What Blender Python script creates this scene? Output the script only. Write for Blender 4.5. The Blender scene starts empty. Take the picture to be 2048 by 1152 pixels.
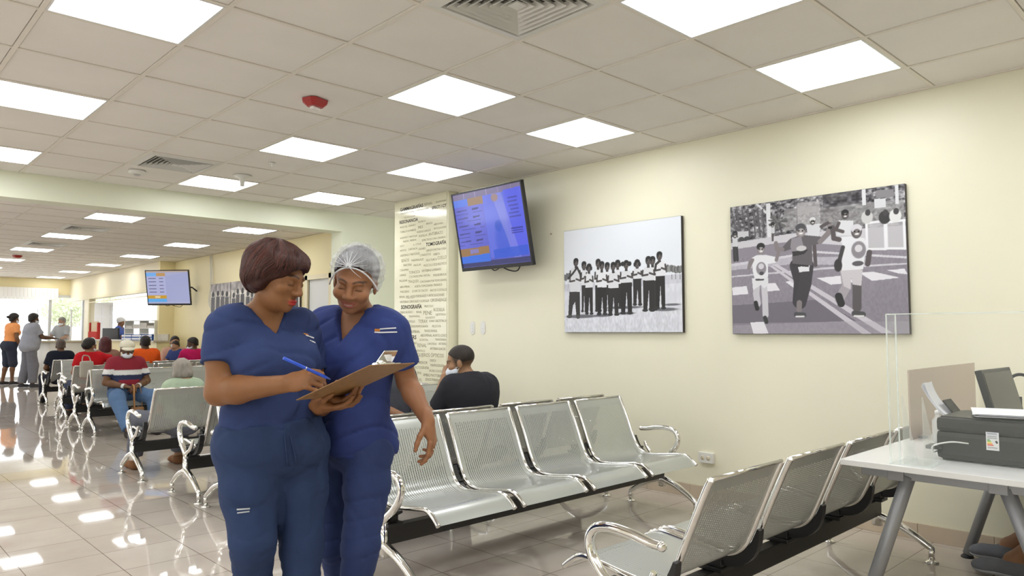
import bpy, bmesh, math, random
import numpy as np
from mathutils import Vector, Matrix
random.seed(7); RNG = np.random.default_rng(11)
SC = bpy.context.scene; COL = SC.collection
PI = math.pi
# ---------------------------------------------------------------- camera
FPX = 1453.8                                   # focal length in pixels of the 2048 wide frame
CF = np.array([.68944, .72202, .05824]); CF /= np.linalg.norm(CF)
yaw, pitch, roll = math.radians(43.679), math.radians(3.3385), math.radians(-.1692)
CF = np.array([math.sin(yaw)*math.cos(pitch), math.cos(yaw)*math.cos(pitch), math.sin(pitch)])
_r = np.array([math.cos(yaw), -math.sin(yaw), 0.]); _u = np.cross(_r, CF)
CR = _r*math.cos(roll)+_u*math.sin(roll); CU = -_r*math.sin(roll)+_u*math.cos(roll)
CAMZ = 1.256
cam_data = bpy.data.cameras.new('camera'); cam = bpy.data.objects.new('camera', cam_data); COL.objects.link(cam)
cam_data.sensor_width = 36; cam_data.lens = FPX/2048*36; cam_data.clip_start = .05; cam_data.clip_end = 200
M = Matrix(((CR[0], CU[0], -CF[0], 0), (CR[1], CU[1], -CF[1], 0), (CR[2], CU[2], -CF[2], CAMZ), (0, 0, 0, 1)))
cam.matrix_world = M
SC.camera = cam
def at(x, y, d):
    """the point at distance d along the view axis behind pixel x, y"""
    v = d*(CF+CR*(x-1024)/FPX+CU*(576-y)/FPX); v[2] += CAMZ; return v
# ---------------------------------------------------------------- world and exposure
W = bpy.data.worlds.new('sky'); SC.world = W; W.use_nodes = True
_bg = W.node_tree.nodes['Background']; _bg.inputs[0].default_value = (.93, .97, 1, 1); _bg.inputs[1].default_value = 2.2
SC.view_settings.view_transform = 'Standard'; SC.view_settings.look = 'None'
SC.view_settings.exposure = 0.16; SC.view_settings.gamma = 1; SC.view_settings.use_curve_mapping = False
PANEL_STRENGTH = 9.0
SC.cycles.max_bounces = 8; SC.cycles.diffuse_bounces = 4; SC.cycles.glossy_bounces = 4
SC.cycles.transparent_max_bounces = 16; SC.cycles.transmission_bounces = 6
SC.cycles.caustics_reflective = False; SC.cycles.caustics_refractive = False
SC.cycles.use_denoising = True
SC.cycles.sample_clamp_indirect = 6
# ---------------------------------------------------------------- materials
MATS = {}
def lin(c):
    return tuple((v/255/12.92 if v/255 <= .04045 else ((v/255+.055)/1.055)**2.4) for v in c)
def mat(name, col=(.8, .8, .8), rough=.5, metal=0., spec=.5, bump=0., bscale=60., bdist=.002, var=0., vscale=8., coat=0., emit=0., attr=False, stretch=None, sss=0.):
    if name in MATS: return MATS[name]
    m = bpy.data.materials.new(name); m.use_nodes = True; nt = m.node_tree; b = nt.nodes['Principled BSDF']
    L = nt.links.new
    b.inputs['Base Color'].default_value = (*col, 1); b.inputs['Roughness'].default_value = rough
    b.inputs['Metallic'].default_value = metal; b.inputs['Specular IOR Level'].default_value = spec
    b.inputs['Coat Weight'].default_value = coat; b.inputs['Coat Roughness'].default_value = .06
    if sss: b.inputs['Subsurface Weight'].default_value = sss; b.inputs['Subsurface Radius'].default_value = (.02, .008, .004); b.inputs['Subsurface Scale'].default_value = .3
    tc = nt.nodes.new('ShaderNodeTexCoord'); mp = nt.nodes.new('ShaderNodeMapping'); L(tc.outputs['Object'], mp.inputs[0])
    if stretch: mp.inputs['Scale'].default_value = stretch
    src = None
    if attr:
        a = nt.nodes.new('ShaderNodeAttribute'); a.attribute_name = 'Col'; src = a.outputs['Color']
        L(src, b.inputs['Base Color'])
    if var:
        n = nt.nodes.new('ShaderNodeTexNoise'); n.inputs['Scale'].default_value = vscale; n.inputs['Detail'].default_value = 4
        L(mp.outputs[0], n.inputs['Vector'])
        r = nt.nodes.new('ShaderNodeMapRange'); r.inputs['From Min'].default_value = .3; r.inputs['From Max'].default_value = .7
        r.inputs['To Min'].default_value = 1-var; r.inputs['To Max'].default_value = 1+var*.5; L(n.outputs['Fac'], r.inputs['Value'])
        mx = nt.nodes.new('ShaderNodeMix'); mx.data_type = 'RGBA'; mx.blend_type = 'MULTIPLY'; mx.inputs['Factor'].default_value = 1
        if src: L(src, mx.inputs['A'])
        else: mx.inputs['A'].default_value = (*col, 1)
        cmb = nt.nodes.new('ShaderNodeCombineColor')
        for k in range(3): L(r.outputs[0], cmb.inputs[k])
        L(cmb.outputs[0], mx.inputs['B']); L(mx.outputs['Result'], b.inputs['Base Color'])
    if bump:
        n = nt.nodes.new('ShaderNodeTexNoise'); n.inputs['Scale'].default_value = bscale; n.inputs['Detail'].default_value = 5
        L(mp.outputs[0], n.inputs['Vector'])
        bp = nt.nodes.new('ShaderNodeBump'); bp.inputs['Strength'].default_value = bump; bp.inputs['Distance'].default_value = bdist
        L(n.outputs['Fac'], bp.inputs['Height']); L(bp.outputs[0], b.inputs['Normal'])
    if emit:
        b.inputs['Emission Strength'].default_value = emit
        if src:
            L(src, b.inputs['Emission Color'])
            for l in list(b.inputs['Base Color'].links): nt.links.remove(l)
            b.inputs['Base Color'].default_value = (.015, .015, .018, 1)
        else: b.inputs['Emission Color'].default_value = (*col, 1)
    MATS[name] = m; return m
def see_through(name, col, alpha, rough=.05, gloss=.1, streak=None):
    """a thin clear or gauzy sheet: part transparent, part diffuse, a little gloss"""
    if name in MATS: return MATS[name]
    m = bpy.data.materials.new(name); m.use_nodes = True; nt = m.node_tree; L = nt.links.new
    for n in list(nt.nodes): nt.nodes.remove(n)
    out = nt.nodes.new('ShaderNodeOutputMaterial'); tr = nt.nodes.new('ShaderNodeBsdfTransparent'); pr = nt.nodes.new('ShaderNodeBsdfPrincipled')
    pr.inputs['Base Color'].default_value = (*col, 1); pr.inputs['Roughness'].default_value = rough
    mx = nt.nodes.new('ShaderNodeMixShader'); mx.inputs[0].default_value = alpha
    L(tr.outputs[0], mx.inputs[1]); L(pr.outputs[0], mx.inputs[2])
    if streak:
        tc = nt.nodes.new('ShaderNodeTexCoord'); mp = nt.nodes.new('ShaderNodeMapping'); mp.inputs['Scale'].default_value = streak
        n = nt.nodes.new('ShaderNodeTexNoise'); n.inputs['Scale'].default_value = 14; n.inputs['Detail'].default_value = 5; n.inputs['Roughness'].default_value = .65
        L(tc.outputs['Object'], mp.inputs[0]); L(mp.outputs[0], n.inputs['Vector'])
        r = nt.nodes.new('ShaderNodeMapRange'); r.inputs['From Min'].default_value = .35; r.inputs['From Max'].default_value = .68
        r.inputs['To Min'].default_value = alpha*.55; r.inputs['To Max'].default_value = min(1, alpha*1.7)
        L(n.outputs['Fac'], r.inputs['Value']); L(r.outputs[0], mx.inputs[0])
    L(mx.outputs[0], out.inputs[0]); MATS[name] = m; return m
# ---------------------------------------------------------------- object helpers
def link(o, parent=None):
    COL.objects.link(o)
    if parent is not None: o.parent = parent
    return o
def tag(o, label, cat, group=None, kind=None):
    o['label'] = label; o['category'] = cat
    if group: o['group'] = group
    if kind: o['kind'] = kind
    return o
def thing(name, label, cat, loc=(0, 0, 0), rz=0., group=None):
    o = bpy.data.objects.new(name, None); o.empty_display_size = .1; link(o)
    o.location = loc; o.rotation_euler = (0, 0, rz); return tag(o, label, cat, group)
def structure(o): o['kind'] = 'structure'; return o
def dup(root, loc=None, rz=None, label=None):
    r = root.copy(); link(r)
    if loc is not None: r.location = loc
    if rz is not None: r.rotation_euler = (0, 0, rz)
    if label: r['label'] = label
    for ch in list(root.children):
        c = ch.copy(); link(c, r); c.matrix_parent_inverse = ch.matrix_parent_inverse
        for g in list(ch.children):
            d = g.copy(); link(d, c)
    return r
def mesh(name, V, Fc, m, parent=None, smooth=False, loc=None, col=None, auto=None):
    me = bpy.data.meshes.new(name); me.from_pydata([tuple(v) for v in V], [], [tuple(f) for f in Fc]); me.update()
    if m is not None:
        for mm in (m if isinstance(m, (list, tuple)) else [m]): me.materials.append(mm)
    if smooth: me.polygons.foreach_set('use_smooth', [True]*len(me.polygons))
    if col is not None:
        a = me.color_attributes.new('Col', 'FLOAT_COLOR', 'POINT')
        c4 = np.ones((len(V), 4), np.float32); c4[:, :3] = col; a.data.foreach_set('color', c4.ravel())
    o = bpy.data.objects.new(name, me); link(o, parent)
    if loc is not None: o.location = loc
    return o
class MB:
    """collects simple solids into one mesh"""
    def __init__(s): s.V = []; s.F = []; s.S = []; s.MI = []; s.mi = 0
    def add(s, V, Fc, smooth=False):
        n = len(s.V); s.V += [tuple(map(float, v)) for v in V]
        for f in Fc: s.F.append(tuple(i+n for i in f)); s.S.append(smooth); s.MI.append(s.mi)
        return s
    def box(s, a, b, bev=0.):
        (x0, y0, z0), (x1, y1, z1) = a, b
        if x0 > x1: x0, x1 = x1, x0
        if y0 > y1: y0, y1 = y1, y0
        if z0 > z1: z0, z1 = z1, z0
        if bev <= 0:
            V = [(x, y, z) for z in (z0, z1) for y in (y0, y1) for x in (x0, x1)]
            return s.add(V, [(0, 2, 3, 1), (4, 5, 7, 6), (0, 1, 5, 4), (2, 6, 7, 3), (0, 4, 6, 2), (1, 3, 7, 5)])
        bev = min(bev, (x1-x0)*.49, (y1-y0)*.49, (z1-z0)*.49)
        bm = bmesh.new(); bmesh.ops.create_cube(bm, size=1)
        for v in bm.verts: v.co = Vector(((x0+x1)/2+v.co.x*(x1-x0), (y0+y1)/2+v.co.y*(y1-y0), (z0+z1)/2+v.co.z*(z1-z0)))
        bmesh.ops.bevel(bm, geom=list(bm.edges), offset=bev, segments=2, profile=.6, affect='EDGES')
        bm.verts.index_update(); V = [v.co[:] for v in bm.verts]; Fc = [[v.index for v in f.verts] for f in bm.faces]; bm.free()
        return s.add(V, Fc)
    def quad(s, *P): return s.add(P, [(0, 1, 2, 3)])
    def prism(s, poly, e):
        """planar polygon of 3D points swept by vector e"""
        n = len(poly); e = np.array(e, float); P = [np.array(p, float) for p in poly]
        return s.add(P+[p+e for p in P], [tuple(range(n))[::-1], tuple(range(n, 2*n))]+[(i, (i+1) % n, n+(i+1) % n, n+i) for i in range(n)])
    def tube(s, pts, r, seg=10, cap=True, flat=None):
        P = [np.array(p, float) for p in pts]; n = len(P); R = list(r) if hasattr(r, '__len__') else [r]*n
        T = []
        for i in range(n):
            t = P[min(i+1, n-1)]-P[max(i-1, 0)]; T.append(t/(np.linalg.norm(t)+1e-12))
        a = np.array([0, 0, 1.]) if abs(T[0][2]) < .9 else np.array([1., 0, 0])
        N = np.cross(T[0], a); N /= np.linalg.norm(N); V = []; Fc = []
        for i in range(n):
            N = N-T[i]*(N@T[i]); N /= np.linalg.norm(N)+1e-12; B = np.cross(T[i], N)
            for k in range(seg):
                an = 2*PI*k/seg; o = (N*math.cos(an)+B*math.sin(an))*R[i]
                if flat is not None: fv = np.array(flat[0]); o = o-fv*(o@fv)*(1-flat[1])
                V.append(P[i]+o)
        for i in range(n-1):
            for k in range(seg):
                k2 = (k+1) % seg; Fc.append((i*seg+k, i*seg+k2, (i+1)*seg+k2, (i+1)*seg+k))
        s.add(V, Fc, True)
        if cap:
            m0 = len(s.V)-len(V); s.F.append(tuple(m0+k for k in range(seg))[::-1]); s.S.append(False); s.MI.append(s.mi)
            s.F.append(tuple(m0+(n-1)*seg+k for k in range(seg))); s.S.append(False); s.MI.append(s.mi)
        return s
    def lathe(s, prof, c=(0, 0, 0), seg=20, ax='z'):
        V = []; Fc = []; n = len(prof)
        for r, z in prof:
            for k in range(seg):
                a = 2*PI*k/seg; x, y = r*math.cos(a), r*math.sin(a)
                p = {'z': (x, y, z), 'x': (z, x, y), 'y': (y, z, x)}[ax]
                V.append((c[0]+p[0], c[1]+p[1], c[2]+p[2]))
        for i in range(n-1):
            for k in range(seg):
                k2 = (k+1) % seg; Fc.append((i*seg+k, i*seg+k2, (i+1)*seg+k2, (i+1)*seg+k))
        s.add(V, Fc, True)
        m0 = len(s.V)-len(V); s.F += [tuple(m0+k for k in range(seg))[::-1], tuple(m0+(n-1)*seg+k for k in range(seg))]; s.S += [False, False]; s.MI += [s.mi, s.mi]
        return s
    def sphere(s, c, r, seg=12, rings=8):
        r = r if hasattr(r, '__len__') else (r, r, r)
        V = []; Fc = []
        for i in range(rings+1):
            th = PI*i/rings
            for k in range(seg):
                a = 2*PI*k/seg; V.append((c[0]+r[0]*math.sin(th)*math.cos(a), c[1]+r[1]*math.sin(th)*math.sin(a), c[2]-r[2]*math.cos(th)))
        for i in range(rings):
            for k in range(seg):
                k2 = (k+1) % seg; Fc.append((i*seg+k, i*seg+k2, (i+1)*seg+k2, (i+1)*seg+k))
        return s.add(V, Fc, True)
    def build(s, name, m, parent=None, loc=None, kind=None, rot=None):
        o = mesh(name, s.V, s.F, m, parent, False, loc); me = o.data
        me.polygons.foreach_set('use_smooth', s.S)
        if isinstance(m, (list, tuple)): me.polygons.foreach_set('material_index', s.MI)
        if kind: o['kind'] = kind
        if rot: o.rotation_euler = rot
        return o
def spline(P, n=6):
    P = [np.array(p, float) for p in P]; out = []
    for i in range(len(P)-1):
        p0, p1, p2, p3 = P[max(i-1, 0)], P[i], P[i+1], P[min(i+2, len(P)-1)]
        for t in np.linspace(0, 1, n, endpoint=False):
            out.append(.5*((2*p1)+(-p0+p2)*t+(2*p0-5*p1+4*p2-p3)*t*t+(-p0+3*p1-3*p2+p3)*t**3))
    return out+[P[-1]]
# ---------------------------------------------------------------- the room
TILE = .61; GX0 = 1.29; GY0 = 3.185; CEIL = 2.712; WALLX = 4.82
XMIN, XMAX, YMIN, YMAX = -4.1, 7.4, -2.6, 23.4
CREAM = lin((240, 236, 212)); YEL = lin((240, 226, 178))
m_wall = mat('wall_paint', CREAM, .42, var=.03, vscale=1.3, bump=.12, bscale=45, bdist=.002)
m_green = mat('pale_green_paint', lin((233, 236, 214)), .45, var=.03, vscale=1.2, bump=.1, bscale=45)
m_yel = mat('yellow_paint', YEL, .4, var=.03, vscale=1.1, bump=.1, bscale=40)
m_tileceil = mat('ceiling_tile', lin((240, 235, 229)), .85, var=.035, vscale=2.2, bump=.25, bscale=240, bdist=.001)
m_bar = mat('ceiling_bar', lin((234, 227, 216)), .55)
m_gap = mat('tile_gap', lin((84, 78, 70)), .9)
m_white = mat('white_paint', (.82, .82, .8), .4)
m_whitepl = mat('white_plastic', (.8, .79, .74), .35)
m_black = mat('black_plastic', (.016, .016, .017), .38)
m_chrome = mat('chrome', (.84, .83, .8), .09, 1.)
m_dark = mat('dark_metal', (.03, .029, .028), .35, .3)
# floor: polished porcelain tiles with thin joints
def floor_material():
    m = bpy.data.materials.new('floor_tile'); m.use_nodes = True; nt = m.node_tree; L = nt.links.new; b = nt.nodes['Principled BSDF']
    tc = nt.nodes.new('ShaderNodeTexCoord'); sp = nt.nodes.new('ShaderNodeSeparateXYZ'); L(tc.outputs['Object'], sp.inputs[0])
    def joint(axis, off, pitch, w):
        a = nt.nodes.new('ShaderNodeMath'); a.operation = 'SUBTRACT'; L(sp.outputs[axis], a.inputs[0]); a.inputs[1].default_value = off
        d = nt.nodes.new('ShaderNodeMath'); d.operation = 'DIVIDE'; L(a.outputs[0], d.inputs[0]); d.inputs[1].default_value = pitch
        pp = nt.nodes.new('ShaderNodeMath'); pp.operation = 'PINGPONG'; L(d.outputs[0], pp.inputs[0]); pp.inputs[1].default_value = .5
        c = nt.nodes.new('ShaderNodeMath'); c.operation = 'LESS_THAN'; L(pp.outputs[0], c.inputs[0]); c.inputs[1].default_value = w/pitch/2
        fl = nt.nodes.new('ShaderNodeMath'); fl.operation = 'FLOOR'; L(d.outputs[0], fl.inputs[0])
        return c, fl
    jx, fx = joint('X', 1.22, .393, .0042); jy, fy = joint('Y', 4.246, .4, .0042)
    mxm = nt.nodes.new('ShaderNodeMath'); mxm.operation = 'MAXIMUM'; L(jx.outputs[0], mxm.inputs[0]); L(jy.outputs[0], mxm.inputs[1])
    cb = nt.nodes.new('ShaderNodeCombineXYZ'); L(fx.outputs[0], cb.inputs[0]); L(fy.outputs[0], cb.inputs[1])
    wn = nt.nodes.new('ShaderNodeTexWhiteNoise'); wn.noise_dimensions = '2D'; L(cb.outputs[0], wn.inputs['Vector'])
    nz = nt.nodes.new('ShaderNodeTexNoise'); nz.inputs['Scale'].default_value = 3.2; nz.inputs['Detail'].default_value = 5; L(tc.outputs['Object'], nz.inputs['Vector'])
    ad = nt.nodes.new('ShaderNodeMath'); ad.operation = 'MULTIPLY_ADD'; L(wn.outputs['Value'], ad.inputs[0]); ad.inputs[1].default_value = .25; L(nz.outputs['Fac'], ad.inputs[2])
    rp = nt.nodes.new('ShaderNodeValToRGB'); rp.color_ramp.elements[0].position = .3; rp.color_ramp.elements[1].position = .95
    rp.color_ramp.elements[0].color = (*lin((190, 179, 168)), 1); rp.color_ramp.elements[1].color = (*lin((208, 198, 187)), 1)
    L(ad.outputs[0], rp.inputs[0])
    mx = nt.nodes.new('ShaderNodeMix'); mx.data_type = 'RGBA'; L(mxm.outputs[0], mx.inputs['Factor']); L(rp.outputs[0], mx.inputs['A'])
    mx.inputs['B'].default_value = (*lin((118, 104, 92)), 1); L(mx.outputs['Result'], b.inputs['Base Color'])
    b.inputs['Roughness'].default_value = .035; b.inputs['Specular IOR Level'].default_value = .62
    n2 = nt.nodes.new('ShaderNodeTexNoise'); n2.inputs['Scale'].default_value = 1.6; L(tc.outputs['Object'], n2.inputs['Vector'])
    bp = nt.nodes.new('ShaderNodeBump'); bp.inputs['Strength'].default_value = .008; bp.inputs['Distance'].default_value = .02; L(n2.outputs['Fac'], bp.inputs['Height']); L(bp.outputs[0], b.inputs['Normal'])
    return m
structure(MB().box((XMIN, YMIN, -.1), (XMAX, YMAX, 0)).build('floor', floor_material()))
# ceiling: slab, then lay-in panels (one mesh) and the tee-bar grid
LX = {0: [-4, -1, 2, 4], 1: []}
PANEL_CELLS = [(i, j) for i in (-7, -4, -1, 2, 4) for j in (-6, -3, 0, 3, 6)]  # includes an unseen row behind the viewer, added for its light
VENT_CELLS = [(1, -2), (1, 5)]
YB0, YB1 = 7.87, 8.12
mb = MB(); gb = MB(); nogo = set(PANEL_CELLS) | set(VENT_CELLS)
i0, i1 = int((XMIN-GX0)/TILE)-1, int((XMAX-GX0)/TILE)
for i in range(i0, i1+1):
    for j in range(int((YMIN-GY0)/TILE), 8):
        if (i, j) in nogo: continue
        x, y = GX0+i*TILE, GY0+j*TILE; g = .0135
        x0, x1, y0, y1 = max(x+g, XMIN), min(x+TILE-g, XMAX), max(y+g, YMIN), min(y+TILE-g, YB0)
        if x1-x0 < .03 or y1-y0 < .03: continue
        dz = .003+RNG.uniform(0, .0016)
        mb.box((x0, y0, CEIL+dz), (x1, y1, CEIL+.015), .003)
FX = [2.405+k*.61 for k in range(-11, 9)]; FPITCH = 2.48/4
FAR_PANELS = [(x, 10.22+k*2.48) for x in (-.85, .93, 2.71, 4.49) for k in range(0, 6)]
FAR_VENTS = [(2.745, 11.6), (2.745, 13.75)]
for i in range(len(FX)-1):
    for j in range(0, 25):
        y = 8.12+.3+j*FPITCH-.3
        x0, x1, y0, y1 = max(FX[i]+.0135, XMIN), min(FX[i+1]-.0135, XMAX), y+.0135, min(y+FPITCH-.0135, YMAX)
        if x1-x0 < .03 or y1-y0 < .03: continue
        cx, cy = (x0+x1)/2, (y0+y1)/2
        if any(abs(cx-a) < .32 and abs(cy-b) < .315 for a, b in FAR_PANELS): continue
        if any(abs(cx-a) < .32 and abs(cy-b) < .315 for a, b in FAR_VENTS): continue
        mb.box((x0, y0, CEIL+.003+RNG.uniform(0, .0016)), (x1, y1, CEIL+.015))
ceil = structure(mb.build('ceiling', m_tileceil))
for i in range(i0, i1+2):
    x = GX0+i*TILE
    if XMIN < x < XMAX: gb.box((x-.0105, YMIN, CEIL-.0012), (x+.0105, YB0, CEIL+.012))
for j in range(int((YMIN-GY0)/TILE), 9):
    y = GY0+j*TILE
    if YMIN < y < YB0: gb.box((XMIN, y-.0105, CEIL-.0008), (XMAX, y+.0105, CEIL+.012))
for x in FX: gb.box((x-.0105, YB1, CEIL-.0012), (x+.0105, YMAX, CEIL+.012))
for j in range(25): gb.box((XMIN, 8.12+j*FPITCH-.0105, CEIL-.0008), (XMAX, 8.12+j*FPITCH+.0105, CEIL+.012))
gb.box((XMIN, YMIN, CEIL+.004), (WALLX-.001, YMIN+.02, CEIL+.012))
structure(gb.build('trim_1', m_bar))
structure(MB().box((XMIN-.2, YMIN-.2, CEIL+.016), (XMAX+.2, YMAX+.2, CEIL+.14)).build('ceiling_slab', m_gap))
tr = MB(); tr.box((WALLX-.022, YMIN, CEIL-.004), (WALLX, 5.857, CEIL+.004)); structure(tr.build('trim_2', m_bar))
# walls
structure(MB().box((WALLX, YMIN, 0), (WALLX+.13, 5.857, CEIL+.015)).build('wall_right', m_wall))
bw = MB(); bw.box((4.626, YB0, 0), (XMAX, YB1, 2.4768)); bw.box((XMIN, YB0, 2.4768), (XMAX, YB1, CEIL+.016)); bw.box((5.42, YB0-.06, 0), (5.56, YB0, CEIL))
structure(bw.build('wall_back', m_green))
structure(MB().box((4.72, 5.9, 0), (5.1, 6.875, CEIL+.015)).build('wall_pillar', m_wall))
structure(MB().box((4.97, 5.857, 0), (5.09, 5.9, CEIL)).box((XMAX, 5.0, 0), (XMAX+.1, YMAX, CEIL)).build('wall_recess', m_green))
fw = MB(); fw.box((5.4, YB1, 0), (5.52, 9.42, CEIL)); fw.box((5.4, 10.22, 0), (5.52, 15.9, CEIL)); fw.box((5.4, 9.42, 2.06), (5.52, 10.22, CEIL))
fw.box((5.1, 15.9, 0), (5.52, 16.02, CEIL))
structure(fw.build('wall_far', m_yel))
# reception wall: header over a wide hatch, post, low wall under it
rw = MB(); rw.box((5.1, 16.02, 2.1), (5.22, YMAX, CEIL)); rw.box((5.1, 21.25, 0), (5.24, 21.75, 2.1)); rw.box((5.1, 16.02, 0), (5.3, 21.25, .98))
structure(rw.build('wall_reception', mat('reception_paint', lin((238, 228, 200)), .45)))
MBf = MB(); MBf.box((5.07, 16.02, 2.1), (5.1, 21.8, 2.16)); MBf.box((5.07, 21.2, 1.06), (5.1, 21.27, 2.1)); MBf.box((5.07, 16.02, 2.0), (5.09, 21.2, 2.02))
structure(MBf.build('trim_3', mat('cream_trim', lin((232, 222, 186)), .4)))
# white back office beyond the hatch
ro = MB(); ro.box((7.3, 16.2, 0), (7.38, YMAX, CEIL)); ro.box((5.52, 16.02, 0), (7.38, 16.1, CEIL))
structure(ro.build('wall_office', mat('office_paint', (.9, .9, .87), .5)))
# end wall with glass entrance
ew = MB(); ew.box((XMIN, 23.3, 2.27), (6.1, 23.42, CEIL)); ew.box((5.5, 23.3, 0), (5.62, 23.42, 2.27)); ew.box((-1.2, 23.3, 0), (-.9, 23.42, 2.27))
structure(ew.build('wall_end', m_yel))
wf = MB()
for x in (-.85, 1.0, 2.55, 3.42, 4.62, 5.44): wf.box((x-.035, 23.25, 0), (x+.035, 23.3, 2.27))
wf.box((-.9, 23.25, 2.2), (5.48, 23.3, 2.27)); wf.box((-.9, 23.25, 0), (5.48, 23.3, .06))
w1 = structure(wf.build('window_1', mat('window_aluminium', (.62, .63, .64), .35, .6)))
MB().box((-.9, 23.27, .05), (5.48, 23.278, 2.2)).build('pane', see_through('window_glass', (.9, .95, .95), .06), w1)
tr4 = MB()
for k in range(20): tr4.box((3.0+k*.09, 23.2, 2.13), (3.086+k*.09, 23.21, 2.45))
structure(tr4.build('trim_4', mat('white_valance', (.85, .84, .8), .6)))
# left wall has openings for daylight; unseen wall behind the viewer closed to darken reflections
lw = MB(); lw.box((XMIN-.12, YMIN, 0), (XMIN, YMAX, .7)); lw.box((XMIN-.12, YMIN, 2.3), (XMIN, YMAX, CEIL))
for y in np.arange(YMIN, YMAX, 2.6): lw.box((XMIN-.12, y, .7), (XMIN, y+.7, 2.3))
structure(lw.build('wall_left', m_wall))
sw = MB(); sw.box((XMIN, YMIN-.12, 0), (XMAX, YMIN, CEIL))
structure(sw.build('wall_front', m_wall))
# skirting of floor tile
m_base = mat('skirting_tile', lin((206, 190, 168)), .16, var=.06, vscale=4)
def skirting(name, segs):
    b = MB()
    for (x0, y0, x1, y1, nx, ny) in segs:
        L_ = math.hypot(x1-x0, y1-y0); n = max(1, round(L_/.4)); ux, uy = (x1-x0)/L_, (y1-y0)/L_
        for k in range(n):
            a, c = k*L_/n+.0012, (k+1)*L_/n-.0012
            b.box((x0+ux*a, y0+uy*a, 0), (x0+ux*c+nx*.011, y0+uy*c+ny*.011, .096), .002)
    return structure(b.build(name, m_base))
skirting('baseboard_right', [(WALLX, -2.4, WALLX, 5.85, -1, 0)])
skirting('baseboard_back', [(4.64, YB0, 5.4, YB0, 0, -1), (4.72, 5.91, 4.72, 6.87, -1, 0)])
skirting('baseboard_far', [(5.4, 10.25, 5.4, 15.9, -1, 0)])
# door on the yellow wall
db = MB(); db.box((5.37, 9.42, 0), (5.4, 9.5, 2.1)); db.box((5.37, 10.14, 0), (5.4, 10.22, 2.1)); db.box((5.37, 9.42, 2.03), (5.4, 10.22, 2.1))
d1 = structure(db.build('door_1', mat('door_casing', lin((232, 220, 186)), .4)))
MB().box((5.41, 9.5, 0), (5.45, 10.14, 2.03)).build('door_panel', mat('grey_white_door', (.72, .72, .7), .4), d1)
MB().tube([(5.41, 10.06, 1.0), (5.35, 10.06, 1.0), (5.35, 9.95, 1.0)], .01).build('door_handle', m_chrome, d1)
# doors and wall cabinets in the white office
for n, (y, x) in enumerate([(17.6, 7.29), (19.6, 7.29)]):
    dd = structure(MB().box((x-.03, y-.45, 0), (x, y+.45, 2.1)).build('door_%d' % (n+2), mat('office_door', (.78, .77, .72), .4)))
    MB().sphere((x-.06, y+.36, 1.0), .03).build('door_knob', m_chrome, dd)
# ---------------------------------------------------------------- daylight outside: ground, pale building, trees
structure(MB().box((-20, 23.45, -.12), (30, 60, -.02)).build('ground_outside', mat('pale_paving', (.72, .71, .68), .8)))
def tree(x, y, h, r, label, seed):
    rng = np.random.default_rng(seed)
    t = thing('tree', label, 'tree', (x, y, -.02), 0, 'trees outside the glass entrance')
    MB().tube([(0, 0, 0), (.05, 0, h*.3), (0, .06, h*.6)], [.14, .11, .07], 8).build('trunk', mat('bark', lin((120, 100, 84)), .9, bump=.5, bscale=20), t)
    V = []; Fc = []
    for k in range(2600):
        d = rng.normal(size=3); d /= np.linalg.norm(d); p = np.array([0, 0, h*.68])+d*np.array([r, r, r*.75])*rng.uniform(.45, 1)
        a = rng.normal(size=3); a /= np.linalg.norm(a); b_ = np.cross(a, rng.normal(size=3)); b_ /= np.linalg.norm(b_); s = rng.uniform(.03, .07)
        n = len(V); V += [p-a*s, p+b_*s*.5, p+a*s, p-b_*s*.5]; Fc.append((n, n+1, n+2, n+3))
    mesh('foliage', V, Fc, mat('leaves', lin((232, 238, 206)), .7, var=.2, vscale=3), t)  # overexposed daylight is put into the pale leaf colour
tree(6.15, 28.5, 2.9, .75, 'leafy green tree seen through the glass behind the reception counter', 1)
tree(7.5, 31, 3.7, 1.0, 'taller leafy tree outside beside the office end of the glass', 2)
# ---------------------------------------------------------------- ceiling fittings
def ceiling_light(w=.565):
    t = thing('ceiling_light', 'x', 'ceiling light')
    m = mat('lamp_glow', (.95, .98, 1), .5, emit=PANEL_STRENGTH)
    h = w/2; f = TILE/2-.0115
    b = MB(); b.box((-f, -f, -.001), (f, -h, .012)); b.box((-f, h, -.001), (f, f, .012)); b.box((-f, -h, -.001), (-h, h, .012)); b.box((h, -h, -.001), (f, h, .012))
    b.build('frame', m_white, t)
    MB().box((-h, -h, .001), (h, h, .01)).build('diffuser', m, t)
    return t
proto = ceiling_light(); first = True
roww = {-6: 'unseen row added behind the desk', -3: 'row over the desk', 0: 'row by the red alarm', 3: 'second row past the alarm', 6: 'row just before the beam'}
colw = {-7: 'outermost over the walkway', -4: 'over the open walkway', -1: 'over the walkway edge', 2: 'over the benches', 4: 'along the picture wall'}
for (i, j) in PANEL_CELLS:
    x, y = GX0+(i+.5)*TILE, GY0+(j+.5)*TILE
    o = proto if first else dup(proto); first = False
    o.location = (x, y, CEIL); o['label'] = 'square ceiling panel light, %s, %s' % (roww[j], colw[i]); o['group'] = 'panel lights of the near ceiling'
nth = ['first', 'second', 'third', 'fourth', 'fifth', 'sixth']
for x, y in FAR_PANELS:
    o = dup(proto); k = int(round((y-10.22)/2.48)); o.location = (x, y, CEIL)
    side = {4.49: 'along the yellow wall', 2.71: 'in line with the vents'}.get(round(x, 2), 'over the far walkway' if x > 0 else 'outermost over the far walkway')
    o['label'] = 'square ceiling light past the beam, %s, %s from it' % (side, nth[k]); o['group'] = 'panel lights of the far ceiling'
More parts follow.
